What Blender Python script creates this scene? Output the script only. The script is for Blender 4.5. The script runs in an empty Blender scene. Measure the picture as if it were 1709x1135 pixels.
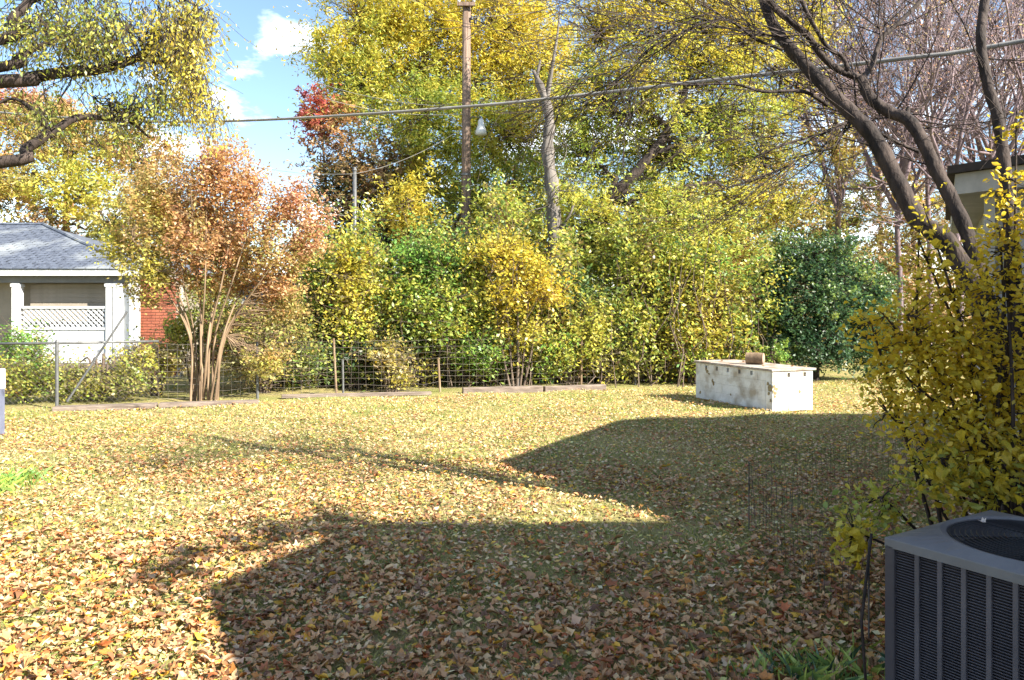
import bpy, math, random
import numpy as np
from mathutils import Vector, Matrix, noise as mnoise

# ------------------------------------------------------------------ camera, sky, sun, exposure
sc = bpy.context.scene
C = sc.collection
F, W, HOR, CAMH = 1300.0, 1709.0, 510.0, 1.9           # focal length and horizon measured in photo pixels
cam_d = bpy.data.cameras.new('camera'); cam = bpy.data.objects.new('camera', cam_d); C.objects.link(cam)
cam.location = (0, 0, CAMH); cam.rotation_euler = (math.radians(90), 0, 0)
cam_d.sensor_width = 36; cam_d.lens = F / W * 36; cam_d.shift_y = (HOR - 567.5) / W
cam_d.clip_start = 0.05; cam_d.clip_end = 2000
sc.camera = cam

SUN = Vector((1.3, -0.8, 1.0)).normalized()
el = math.asin(SUN.z); rot = math.atan2(SUN.x, SUN.y)
w = bpy.data.worlds.new('World'); sc.world = w; w.use_nodes = True
nt = w.node_tree; nt.nodes.clear()
out = nt.nodes.new('ShaderNodeOutputWorld'); bg = nt.nodes.new('ShaderNodeBackground')
sky = nt.nodes.new('ShaderNodeTexSky'); sky.sky_type = 'NISHITA'; sky.sun_disc = False
sky.sun_elevation = el; sky.sun_rotation = rot; sky.air_density = 1.0; sky.dust_density = 0.1; sky.ozone_density = 2.2
tc = nt.nodes.new('ShaderNodeTexCoord'); sep = nt.nodes.new('ShaderNodeSeparateXYZ')
nt.links.new(tc.outputs['Generated'], sep.inputs[0])
addz = nt.nodes.new('ShaderNodeMath'); addz.operation = 'ADD'; addz.inputs[1].default_value = 0.18
mx = nt.nodes.new('ShaderNodeMath'); mx.operation = 'MAXIMUM'; mx.inputs[1].default_value = 0.02
nt.links.new(sep.outputs['Z'], mx.inputs[0]); nt.links.new(mx.outputs[0], addz.inputs[0])
comb = nt.nodes.new('ShaderNodeCombineXYZ')
for ax, i in (('X', 0), ('Y', 1)):
    dv = nt.nodes.new('ShaderNodeMath'); dv.operation = 'DIVIDE'
    nt.links.new(sep.outputs[ax], dv.inputs[0]); nt.links.new(addz.outputs[0], dv.inputs[1]); nt.links.new(dv.outputs[0], comb.inputs[i])
cn = nt.nodes.new('ShaderNodeTexNoise'); cn.inputs['Scale'].default_value = 1.5; cn.inputs['Detail'].default_value = 7; cn.inputs['Roughness'].default_value = 0.56
mp = nt.nodes.new('ShaderNodeMapping'); mp.inputs['Location'].default_value = (0.33, 1.25, 0.0)
nt.links.new(comb.outputs[0], mp.inputs[0]); nt.links.new(mp.outputs[0], cn.inputs['Vector'])
cr = nt.nodes.new('ShaderNodeValToRGB'); cr.color_ramp.elements[0].position = 0.53; cr.color_ramp.elements[1].position = 0.90
nt.links.new(cn.outputs['Fac'], cr.inputs[0])
mix = nt.nodes.new('ShaderNodeMix'); mix.data_type = 'RGBA'
CLOUD = 32.0
mix.inputs['B'].default_value = (CLOUD, CLOUD, CLOUD * 1.02, 1)
nt.links.new(cr.outputs['Color'], mix.inputs['Factor']); nt.links.new(sky.outputs[0], mix.inputs['A'])
nt.links.new(mix.outputs['Result'], bg.inputs['Color']); bg.inputs['Strength'].default_value = 0.066
nt.links.new(bg.outputs[0], out.inputs['Surface'])

sun_d = bpy.data.lights.new('sun', 'SUN'); sun_d.energy = 4.6; sun_d.angle = math.radians(0.6); sun_d.color = (1.0, 0.93, 0.80)
sun = bpy.data.objects.new('sun', sun_d); C.objects.link(sun)
sun.rotation_euler = SUN.to_track_quat('Z', 'Y').to_euler()
sc.view_settings.view_transform = 'Standard'; sc.view_settings.look = 'None'
sc.view_settings.exposure = 2.08; sc.view_settings.gamma = 1; sc.view_settings.use_curve_mapping = False

# ------------------------------------------------------------------ helpers
rng = np.random.default_rng(11); random.seed(5)

def P(px, py, d):
    return np.array([(px - 854.5) / F * d, d, CAMH - (py - HOR) / F * d])

def gz(x, y):
    x = np.asarray(x, float); y = np.asarray(y, float)
    return 0.022 * np.sin(x * 0.9 + 1.3) * np.cos(y * 0.7) + 0.015 * np.sin(x * 2.1 + y * 1.7) + 0.008 * np.sin(x * 4.3 - y * 3.1) - 0.02

def tag(o, label=None, cat=None, group=None, kind=None):
    if label: o['label'] = label
    if cat: o['category'] = cat
    if group: o['group'] = group
    if kind: o['kind'] = kind
    return o

def empty(name, loc=(0, 0, 0), label=None, cat=None, group=None, rz=0.0):
    o = bpy.data.objects.new(name, None); C.objects.link(o); o.location = loc; o.rotation_euler = (0, 0, rz)
    o.empty_display_size = 0.2
    return tag(o, label, cat, group)

def link(name, me, mat, parent=None, local=True):
    """mesh coordinates are world coordinates unless the parent is an empty built in its own space"""
    o = bpy.data.objects.new(name, me); C.objects.link(o)
    if mat is not None and not me.materials:
        me.materials.append(mat)
    if parent is not None:
        o.parent = parent
        if not local:
            o.matrix_parent_inverse = Matrix.LocRotScale(parent.location, parent.rotation_euler, None).inverted()
    return o

def mesh_np(name, V, L, S, face_col=None, smooth=False):
    """V (n,3), L flat loop vertex indices, S loop starts"""
    me = bpy.data.meshes.new(name)
    me.vertices.add(len(V)); me.vertices.foreach_set('co', np.ascontiguousarray(V, dtype=np.float32).ravel())
    me.loops.add(len(L)); me.loops.foreach_set('vertex_index', np.ascontiguousarray(L, dtype=np.int32))
    me.polygons.add(len(S)); me.polygons.foreach_set('loop_start', np.ascontiguousarray(S, dtype=np.int32))
    if smooth: me.polygons.foreach_set('use_smooth', np.ones(len(S), dtype=bool))
    me.update(calc_edges=True)
    if face_col is not None:
        a = me.attributes.new('tint', 'FLOAT_COLOR', 'FACE')
        c = np.ones((len(S), 4), dtype=np.float32); c[:, :3] = face_col
        a.data.foreach_set('color', c.ravel())
    return me

def quads(V4, face_col=None, name='m'):
    n = len(V4)
    return mesh_np(name, V4.reshape(-1, 3), np.arange(n * 4), np.arange(n) * 4, face_col)

class MB:
    def __init__(s): s.v = []; s.f = []
    def add(s, v, f):
        b = len(s.v); s.v += [tuple(p) for p in v]; s.f += [tuple(i + b for i in q) for q in f]
    def prism(s, pts, z0, z1, ztop=None):
        n = len(pts)
        v = [(p[0], p[1], z0) for p in pts] + [(p[0], p[1], z1 if ztop is None else ztop[i]) for i, p in enumerate(pts)]
        f = [tuple(reversed(range(n))), tuple(range(n, 2 * n))] + [(i, (i + 1) % n, n + (i + 1) % n, n + i) for i in range(n)]
        s.add(v, f)
    def box(s, c, e, rz=0.0, M=None):
        v = []
        for dz in (-1, 1):
            for dx, dy in ((-1, -1), (1, -1), (1, 1), (-1, 1)):
                v.append(Vector((dx * e[0] / 2, dy * e[1] / 2, dz * e[2] / 2)))
        R = M if M is not None else Matrix.Rotation(rz, 3, 'Z')
        v = [R @ p + Vector(c) for p in v]
        s.add(v, [(3, 2, 1, 0), (4, 5, 6, 7), (0, 1, 5, 4), (1, 2, 6, 5), (2, 3, 7, 6), (3, 0, 4, 7)])
    def tube(s, pts, rad, sides=8, cap=True):
        V, Fc = tube_np(pts, rad, sides)
        f = [tuple(q) for q in Fc]
        if cap:
            f.append(tuple(reversed(range(sides)))); f.append(tuple(range(len(V) - sides, len(V))))
        s.add(V, f)
    def build(s, name, mat, parent=None, bevel=0.0, smooth=False, local=True):
        me = bpy.data.meshes.new(name); me.from_pydata(s.v, [], s.f); me.update()
        if smooth:
            me.polygons.foreach_set('use_smooth', np.ones(len(me.polygons), dtype=bool))
        o = link(name, me, mat, parent, local)
        if bevel:
            m = o.modifiers.new('b', 'BEVEL'); m.width = bevel; m.segments = 2; m.limit_method = 'ANGLE'
        return o

def tube_np(pts, rad, sides=6):
    pts = np.asarray(pts, float); n = len(pts)
    rad = np.broadcast_to(np.asarray(rad, float), (n,)) if np.ndim(rad) == 0 else np.asarray(rad, float)
    t = np.gradient(pts, axis=0); t /= np.linalg.norm(t, axis=1)[:, None] + 1e-9
    m = t.mean(0); ref = np.eye(3)[int(np.argmin(np.abs(m)))]
    a = np.cross(t, ref); a /= np.linalg.norm(a, axis=1)[:, None] + 1e-9
    b = np.cross(t, a)
    th = np.arange(sides) * 2 * np.pi / sides
    V = pts[:, None, :] + rad[:, None, None] * (np.cos(th)[None, :, None] * a[:, None, :] + np.sin(th)[None, :, None] * b[:, None, :])
    i = np.arange(n - 1)[:, None] * sides; j = np.arange(sides)[None, :]; k = (j + 1) % sides
    Q = np.stack([i + j, i + k, i + sides + k, i + sides + j], -1).reshape(-1, 4)
    return V.reshape(-1, 3), Q

def tubes_mesh(name, lines, sides=5):
    Vs, Qs, b = [], [], 0
    for pts, rad in lines:
        s = sides if np.max(rad) < 0.03 else max(sides, 8)
        if np.max(rad) < 0.0125: s = 3
        V, Q = tube_np(pts, rad, s); Vs.append(V); Qs.append(Q + b); b += len(V)
    V = np.concatenate(Vs); Q = np.concatenate(Qs)
    return mesh_np(name, V, Q.ravel(), np.arange(len(Q)) * 4, smooth=True)

def smooth_line(pts, n=6):
    """Catmull-Rom through the points"""
    p = np.asarray(pts, float); p = np.vstack([2 * p[0] - p[1], p, 2 * p[-1] - p[-2]]); o = []
    for i in range(1, len(p) - 2):
        for t in np.linspace(0, 1, n, endpoint=False):
            a, b, c, d = p[i - 1], p[i], p[i + 1], p[i + 2]
            o.append(0.5 * ((2 * b) + (c - a) * t + (2 * a - 5 * b + 4 * c - d) * t * t + (3 * b - 3 * c + d - a) * t ** 3))
    o.append(p[-2]); return np.array(o)

# ------------------------------------------------------------------ materials
def mat_base(name):
    m = bpy.data.materials.new(name); m.use_nodes = True
    n = m.node_tree.nodes; return m, m.node_tree, n['Principled BSDF']

def mat(name, c1, c2=None, scale=8.0, rough=0.8, bump=0.0, bscale=None, metal=0.0, stretch=None, detail=6, lo=0.35, hi=0.65, c3=None, s3=1.2, spec=0.3, world=False):
    m, t, b = mat_base(name); b.inputs['Roughness'].default_value = rough; b.inputs['Metallic'].default_value = metal
    b.inputs['Specular IOR Level'].default_value = spec
    tc = t.nodes.new('ShaderNodeTexCoord'); mp = t.nodes.new('ShaderNodeMapping')
    CO = t.nodes.new('ShaderNodeNewGeometry').outputs['Position'] if world else tc.outputs['Object']
    t.links.new(CO, mp.inputs[0])
    if stretch: mp.inputs['Scale'].default_value = stretch
    if c2 is None: c2 = tuple(v * 0.7 for v in c1)
    nz = t.nodes.new('ShaderNodeTexNoise'); nz.inputs['Scale'].default_value = scale; nz.inputs['Detail'].default_value = detail
    nz.inputs['Roughness'].default_value = 0.65
    t.links.new(mp.outputs[0], nz.inputs['Vector'])
    r = t.nodes.new('ShaderNodeValToRGB'); r.color_ramp.elements[0].position = lo; r.color_ramp.elements[1].position = hi
    r.color_ramp.elements[0].color = (*c1, 1); r.color_ramp.elements[1].color = (*c2, 1)
    t.links.new(nz.outputs['Fac'], r.inputs[0]); last = r.outputs['Color']
    if c3 is not None:
        n3 = t.nodes.new('ShaderNodeTexNoise'); n3.inputs['Scale'].default_value = s3; n3.inputs['Detail'].default_value = 5
        t.links.new(CO, n3.inputs['Vector'])
        r3 = t.nodes.new('ShaderNodeValToRGB'); r3.color_ramp.elements[0].position = 0.5; r3.color_ramp.elements[1].position = 0.68
        t.links.new(n3.outputs['Fac'], r3.inputs[0])
        mm = t.nodes.new('ShaderNodeMix'); mm.data_type = 'RGBA'; mm.inputs['B'].default_value = (*c3, 1)
        t.links.new(r3.outputs['Color'], mm.inputs['Factor']); t.links.new(last, mm.inputs['A']); last = mm.outputs['Result']
    t.links.new(last, b.inputs['Base Color'])
    if bump:
        nb = t.nodes.new('ShaderNodeTexNoise'); nb.inputs['Scale'].default_value = bscale or scale * 3; nb.inputs['Detail'].default_value = 6
        t.links.new(mp.outputs[0], nb.inputs['Vector'])
        bp = t.nodes.new('ShaderNodeBump'); bp.inputs['Strength'].default_value = bump; bp.inputs['Distance'].default_value = 0.03
        t.links.new(nb.outputs['Fac'], bp.inputs['Height']); t.links.new(bp.outputs[0], b.inputs['Normal'])
    return m

def leaf_mat(name, trans=0.35, color=None, gloss=0.06):
    m = bpy.data.materials.new(name); m.use_nodes = True; t = m.node_tree; t.nodes.clear()
    o = t.nodes.new('ShaderNodeOutputMaterial')
    if color is None:
        a = t.nodes.new('ShaderNodeAttribute'); a.attribute_name = 'tint'; col = a.outputs['Color']
    else:
        tc = t.nodes.new('ShaderNodeTexCoord'); nz = t.nodes.new('ShaderNodeTexNoise'); nz.inputs['Scale'].default_value = 14
        t.links.new(tc.outputs['Object'], nz.inputs['Vector'])
        r = t.nodes.new('ShaderNodeValToRGB'); r.color_ramp.elements[0].color = (*color, 1); r.color_ramp.elements[1].color = (*[c * 0.6 for c in color], 1)
        r.color_ramp.elements[0].position = 0.4; r.color_ramp.elements[1].position = 0.75
        t.links.new(nz.outputs['Fac'], r.inputs[0]); col = r.outputs['Color']
    d = t.nodes.new('ShaderNodeBsdfDiffuse'); tr = t.nodes.new('ShaderNodeBsdfTranslucent'); g = t.nodes.new('ShaderNodeBsdfGlossy')
    g.inputs['Roughness'].default_value = 0.45
    t.links.new(col, d.inputs['Color']); t.links.new(col, tr.inputs['Color'])
    m1 = t.nodes.new('ShaderNodeMixShader'); m1.inputs[0].default_value = trans
    t.links.new(d.outputs[0], m1.inputs[1]); t.links.new(tr.outputs[0], m1.inputs[2])
    m2 = t.nodes.new('ShaderNodeMixShader'); m2.inputs[0].default_value = gloss
    t.links.new(m1.outputs[0], m2.inputs[1]); t.links.new(g.outputs[0], m2.inputs[2]); t.links.new(m2.outputs[0], o.inputs['Surface'])
    return m

M_leaf = leaf_mat('foliage', 0.5, gloss=0.035)
M_litter = leaf_mat('fallen_leaves', 0.12, gloss=0.04)
M_grass = leaf_mat('grass_blades', 0.3)
M_bark = mat('bark_brown', (0.16, 0.12, 0.09), (0.07, 0.05, 0.04), 6, 0.9, 0.8, 14, stretch=(1, 1, 0.25))
M_barkd = mat('bark_dark', (0.062, 0.045, 0.038), (0.014, 0.010, 0.009), 7, 0.85, 1.0, 18, stretch=(1, 1, 0.4))
M_barkg = mat('bark_grey', (0.19, 0.17, 0.155), (0.07, 0.06, 0.055), 5, 0.9, 0.9, 9, stretch=(1, 1, 0.3))
M_barkt = mat('bark_tan', (0.27, 0.19, 0.12), (0.12, 0.08, 0.05), 5, 0.85, 0.4, 12, stretch=(1, 1, 0.25))
M_twig = mat('twig_grey_pink', (0.22, 0.165, 0.18), (0.11, 0.08, 0.09), 3, 0.9)
M_pole = mat('pole_wood', (0.26, 0.19, 0.15), (0.10, 0.065, 0.045), 7, 0.9, 0.9, 24, stretch=(3, 3, 0.15))
M_galv = mat('galvanised_steel', (0.16, 0.165, 0.17), (0.10, 0.10, 0.10), 12, 0.5, metal=0.5)
M_wire = mat('fence_wire', (0.22, 0.20, 0.18), (0.12, 0.10, 0.08), 2, 0.6, metal=0.3)
M_cable = mat('cable_grey', (0.26, 0.25, 0.24), (0.17, 0.165, 0.16), 3, 0.7)
M_white = mat('white_paint', (0.62, 0.63, 0.64), (0.48, 0.49, 0.50), 4, 0.6, 0.1, 30)
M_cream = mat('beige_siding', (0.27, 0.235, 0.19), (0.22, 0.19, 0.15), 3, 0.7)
M_shingle = mat('roof_shingles', (0.12, 0.14, 0.185), (0.05, 0.06, 0.085), 9, 0.9, 0.5, 60, c3=(0.24, 0.26, 0.28), s3=0.8)
M_brick = mat('red_brick', (0.36, 0.12, 0.07), (0.25, 0.08, 0.05), 6, 0.9, 0.3, 50)
M_mortar = mat('mortar', (0.42, 0.38, 0.33), (0.33, 0.30, 0.26), 10, 0.95)
M_timber = mat('weathered_timber', (0.25, 0.20, 0.165), (0.11, 0.085, 0.07), 6, 0.9, 0.5, 20, stretch=(0.4, 3, 3))
M_block = mat('white_painted_block', (0.72, 0.72, 0.70), (0.50, 0.49, 0.46), 5, 0.8, 0.25, 30, c3=(0.38, 0.33, 0.26), s3=2.6, lo=0.42, hi=0.8, world=True)
M_hole = mat('hole_dark', (0.03, 0.028, 0.025), (0.02, 0.02, 0.02), 5, 0.95)
M_slab = mat('weathered_plywood', (0.42, 0.39, 0.35), (0.25, 0.20, 0.16), 5, 0.85, 0.4, 25, c3=(0.22, 0.13, 0.08), s3=3, world=True)
M_ac = mat('painted_grey_metal', (0.145, 0.145, 0.15), (0.115, 0.113, 0.115), 3, 0.45, 0.05, 60, c3=(0.09, 0.095, 0.105), s3=2.5)
M_acd = mat('dark_louvre_metal', (0.058, 0.053, 0.060), (0.045, 0.04, 0.046), 5, 0.5, 0.05, 60)
M_acr = mat('grey_rib_metal', (0.098, 0.09, 0.10), (0.072, 0.066, 0.074), 5, 0.5)
M_gwire = mat('dark_wire', (0.13, 0.11, 0.095), (0.05, 0.045, 0.04), 4, 0.6)
M_black = mat('black_metal', (0.02, 0.02, 0.022), (0.015, 0.015, 0.015), 4, 0.5)
M_gside = mat('grey_siding', (0.42, 0.42, 0.42), (0.32, 0.32, 0.32), 3, 0.8, 0.2, 30, stretch=(0.6, 0.6, 4), world=True)
M_gfas = mat('grey_fascia', (0.46, 0.46, 0.44), (0.34, 0.34, 0.33), 4, 0.8)
M_roofd = mat('dark_roofing', (0.06, 0.05, 0.045), (0.035, 0.03, 0.03), 8, 0.9)
M_cut = mat('cut_wood', (0.34, 0.24, 0.17), (0.17, 0.11, 0.08), 9, 0.8)
M_glass = mat('lamp_glass', (0.85, 0.88, 0.9), (0.75, 0.8, 0.82), 4, 0.15)

# ------------------------------------------------------------------ ground
def ground_mat():
    m, t, b = mat_base('lawn_soil'); b.inputs['Roughness'].default_value = 0.95; b.inputs['Specular IOR Level'].default_value = 0.1
    tc = t.nodes.new('ShaderNodeTexCoord')
    def nz(scale, detail, ramp):
        n = t.nodes.new('ShaderNodeTexNoise'); n.inputs['Scale'].default_value = scale; n.inputs['Detail'].default_value = detail; n.inputs['Roughness'].default_value = 0.7
        t.links.new(tc.outputs['Object'], n.inputs['Vector'])
        r = t.nodes.new('ShaderNodeValToRGB'); e = r.color_ramp.elements
        while len(e) < len(ramp): e.new(0.5)
        for q, (p, c) in zip(e, ramp): q.position = p; q.color = (*c, 1)
        t.links.new(n.outputs['Fac'], r.inputs[0]); return r.outputs['Color'], n.outputs['Fac']
    a, _ = nz(26, 8, [(0.33, (0.16, 0.13, 0.06)), (0.44, (0.30, 0.26, 0.10)), (0.56, (0.34, 0.27, 0.13)), (0.66, (0.42, 0.34, 0.19))])
    g, _ = nz(40, 6, [(0.4, (0.10, 0.14, 0.03)), (0.6, (0.26, 0.27, 0.08))])
    k, _ = nz(0.7, 5, [(0.42, (0, 0, 0)), (0.62, (0.75, 0.75, 0.75))])
    mm = t.nodes.new('ShaderNodeMix'); mm.data_type = 'RGBA'
    t.links.new(k, mm.inputs['Factor']); t.links.new(a, mm.inputs['A']); t.links.new(g, mm.inputs['B'])
    t.links.new(mm.outputs['Result'], b.inputs['Base Color'])
    _, h = nz(60, 6, [(0, (0, 0, 0)), (1, (1, 1, 1))])
    bp = t.nodes.new('ShaderNodeBump'); bp.inputs['Strength'].default_value = 0.7; bp.inputs['Distance'].default_value = 0.04
    t.links.new(h, bp.inputs['Height']); t.links.new(bp.outputs[0], b.inputs['Normal'])
    return m

xs = np.concatenate([[-600, -200, -80, -40], np.arange(-24, 24.01, 0.4), [40, 80, 200, 600]])
ys = np.concatenate([[-300, -60, -20], np.arange(-4, 26.01, 0.4), [40, 80, 200, 900]])
X, Y = np.meshgrid(xs, ys); Z = gz(X, Y); far = (np.abs(X) > 24) | (Y > 26) | (Y < -4); Z[far] = -0.02
nx, ny = len(xs), len(ys); V = np.stack([X, Y, Z], -1).reshape(-1, 3)
ii, jj = np.meshgrid(np.arange(nx - 1), np.arange(ny - 1)); a0 = jj * nx + ii
Q = np.stack([a0, a0 + 1, a0 + nx + 1, a0 + nx], -1).reshape(-1, 4)
lawn = link('lawn', mesh_np('lawn', V, Q.ravel(), np.arange(len(Q)) * 4, smooth=True), ground_mat())
tag(lawn, 'leaf strewn autumn lawn sloping gently back to the wire fence', kind='structure')

# ------------------------------------------------------------------ neighbouring buildings
def siding(parent, a, b, z0, z1, h, m, out, name='siding_board'):
    """individual lapped boards between plan points a and b, facing 'out'"""
    a = Vector((*a, 0)); b = Vector((*b, 0)); L = (b - a).length; ang = math.atan2(b.y - a.y, b.x - a.x)
    n = int(round((z1 - z0) / h)); o = Vector((*out, 0)).normalized(); me0 = None
    for i in range(n):
        z = z0 + (i + 0.5) * h; c = (a + b) / 2 + o * 0.012
        if me0 is None:
            q = MB(); hh = h * 0.99
            q.add([(-L / 2, -0.008, -hh / 2), (L / 2, -0.008, -hh / 2), (L / 2, 0.02, -hh / 2), (-L / 2, 0.02, -hh / 2),
                   (-L / 2, 0.012, hh / 2), (L / 2, 0.012, hh / 2), (L / 2, 0.02, hh / 2), (-L / 2, 0.02, hh / 2)],
                  [(3, 2, 1, 0), (4, 5, 6, 7), (0, 1, 5, 4), (1, 2, 6, 5), (2, 3, 7, 6), (3, 0, 4, 7)])
            me0 = bpy.data.meshes.new(name); me0.from_pydata(q.v, [], q.f); me0.materials.append(m)
        bd = bpy.data.objects.new(name, me0); C.objects.link(bd); bd.parent = parent
        bd.location = (c.x, c.y, z); bd.rotation_euler = (0, 0, ang)

# garage whose roof corner throws the pointed shadow on the lawn
gar = empty('garage', (0, 0, 0), 'grey sided garage with dark roof edge, behind the bare leaning tree at right', 'garage')
Cc, Aa, Bb = (3.80, 6.80), (5.84, 10.5), (5.40, 4.40)
roofp = [Cc, Bb, (12.0, 4.7), (12.6, 11.85), Aa]
q = MB(); q.prism(roofp, 3.05, 3.12); rf = q.build('roof', M_roofd, gar)
def inset(poly, d):
    n = len(poly); r = []
    for i in range(n):
        p0, p1, p2 = Vector(poly[i - 1]), Vector(poly[i]), Vector(poly[(i + 1) % n])
        e1 = (p1 - p0).normalized(); e2 = (p2 - p1).normalized(); n1 = Vector((-e1.y, e1.x)); n2 = Vector((-e2.y, e2.x))
        b = (n1 + n2).normalized(); r.append(tuple(p1 + b * (d / max(0.3, b.dot(n1)))))
    return r
q = MB(); q.prism(inset(roofp, 0.06), 2.87, 3.048); q.build('fascia', M_gfas, gar)
wp = inset(roofp, 0.34)
q = MB(); q.prism(wp, -0.1, 2.868); q.build('wall', M_gside, gar)
nB = Vector((wp[1][1] - wp[0][1], -(wp[1][0] - wp[0][0])))
siding(gar, wp[0], wp[1], 0.15, 2.85, 0.2, M_gside, nB)
q = MB(); q.box((wp[0][0] - 0.01, wp[0][1] - 0.02, 1.4), (0.09, 0.09, 2.9), math.radians(-55)); q.build('corner_board', M_gfas, gar)

# the house the photographer stands beside (right of and behind the camera)
own = empty('house', (0, 0, 0), 'brick house standing right of the camera and shading the condenser', 'house')
ownp = [(3.9, -9.0), (13.0, -9.0), (13.0, 3.75), (3.92, 3.62), (3.12, 2.02), (3.78, .75)]
q = MB(); q.prism(ownp, 3.86, 4.0); q.build('roof', M_shingle, own)
v = [(p[0], p[1], 4.002) for p in ownp] + [(8.7, -4.5, 5.6), (8.7, 0.8, 5.6)]
q = MB(); q.add(v, [(0, 1, 6), (1, 2, 7, 6), (2, 3, 7), (3, 4, 7), (4, 5, 7), (5, 0, 6, 7)]); q.build('roof_slope', M_shingle, own)
q = MB(); q.prism(inset(ownp, 0.45), -0.1, 3.858); q.build('wall', M_brick, own)

# white house with a latticed porch, far left
def hx(px, d): return (px - 854.5) / F * d
D = 20.0
ph = empty('house', (0, 0, 0), 'white house with latticed porch and grey hip roof at far left', 'house')
zt = lambda py, d=D: CAMH - (py - HOR) / F * d
xR = hx(226, D)
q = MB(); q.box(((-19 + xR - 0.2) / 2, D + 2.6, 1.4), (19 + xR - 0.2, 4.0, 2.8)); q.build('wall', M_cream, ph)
q = MB(); q.prism([(-19, D - 0.02), (xR - 0.1, D - 0.02), (xR - 0.1, D + 4.4), (-19, D + 4.4)], 0.22, zt(608)); q.build('porch_floor', M_timber, ph)
q = MB(); q.box(((-19 + xR) / 2, D, (zt(452) + zt(458)) / 2), (19 + xR + 0.16, 0.05, zt(447) - zt(457))); q.build('fascia', M_white, ph)
q = MB(); q.box(((-19 + xR) / 2, D + 0.25, zt(465)), (19 + xR - 0.3, 0.16, 0.20)); q.build('porch_beam', mat('grey_trim', (0.18, 0.18, 0.18), (0.14, 0.14, 0.14), 4), ph)  # beam has a grey colour of its own
q = MB(); q.box(((-19 + xR) / 2, D + 0.32, zt(457.5)), (19 + xR - 0.1, 0.55, 0.02)); q.build('soffit', M_white, ph)
for px, wd in ((19, 0.20), (176, 0.16), (190, 0.22), (216, 0.17), (-70, 0.2), (-160, 0.2)):
    q = MB(); z0, z1 = 0.22, zt(472)
    q.box((hx(px, D), D + 0.25, (z0 + z1) / 2), (wd, 0.2, z1 - z0)); q.box((hx(px, D), D + 0.25, z1 - 0.06), (wd + 0.05, 0.24, 0.08))
    q.build('porch_post', M_white, ph, bevel=0.01)
x0, x1 = hx(29, D), hx(171, D)
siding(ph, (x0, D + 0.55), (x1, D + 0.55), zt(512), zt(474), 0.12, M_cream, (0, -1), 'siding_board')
q = MB(); q.box(((x0 + x1) / 2, D + 0.22, zt(513)), (x1 - x0, 0.09, 0.06)); q.box(((x0 + x1) / 2, D + 0.22, zt(549)), (x1 - x0, 0.09, 0.06)); q.build('rail', M_white, ph)
q = MB(); za, zb = zt(547), zt(514); hh = zb - za; s = 0.135; k = x0 - hh
while k < x1:
    for sg in (1, -1):
        a_, b_ = (k, za), (k + hh, zb)
        if sg < 0: a_, b_ = (k, zb), (k + hh, za)
        # clip to the panel
        t0 = max(0, (x0 - a_[0]) / hh); t1 = min(1, (x1 - a_[0]) / hh)
        if t1 > t0:
            pa = (a_[0] + t0 * hh, a_[1] + t0 * (b_[1] - a_[1])); pb = (a_[0] + t1 * hh, a_[1] + t1 * (b_[1] - a_[1]))
            c = ((pa[0] + pb[0]) / 2, D + 0.22 + 0.012 * sg, (pa[1] + pb[1]) / 2); ln = math.hypot(pb[0] - pa[0], pb[1] - pa[1])
            q.box(c, (ln, 0.012, 0.042), M=Matrix.Rotation(-sg * math.atan2(hh, hh), 3, 'Y'))
    k += s
lat = q.build('lattice', M_white, ph); tag(lat, 'white diagonal lattice panel')
n = 9; me0 = None
for i in range(n):
    wdt = (x1 - x0) / n; q = MB(); q.box((x0 + (i + 0.5) * wdt, D + 0.22, (zt(551) + zt(607)) / 2), (wdt - 0.012, 0.04, zt(551) - zt(607))); q.build('skirt_panel', M_white, ph)
q = MB(); q.box((hx(203, D), D + 0.3, (0.22 + zt(480)) / 2), (hx(222, D) - hx(180, D), 0.05, zt(480) - 0.22)); q.build('trim_panel', M_white, ph)
# brick end wall
bx0, bx1 = hx(224, D + 0.6), hx(300, D + 0.6)
q = MB(); q.box(((bx0 + bx1) / 2, D + 0.75, 1.35), (bx1 - bx0, 0.16, 2.7)); q.build('mortar_wall', M_mortar, ph)
q = MB(); z = 0.05; r_ = 0
while z < 2.6:
    x = bx0 + (0.11 if r_ % 2 else 0)
    while x < bx1 - 0.2:
        q.box((x + 0.1, D + 0.66 + random.uniform(-.003, .003), z + 0.033), (0.205, 0.04, 0.062)); x += 0.218
    z += 0.076; r_ += 1
tag(q.build('bricks', M_brick, ph), 'red brick end wall', kind='stuff')
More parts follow.
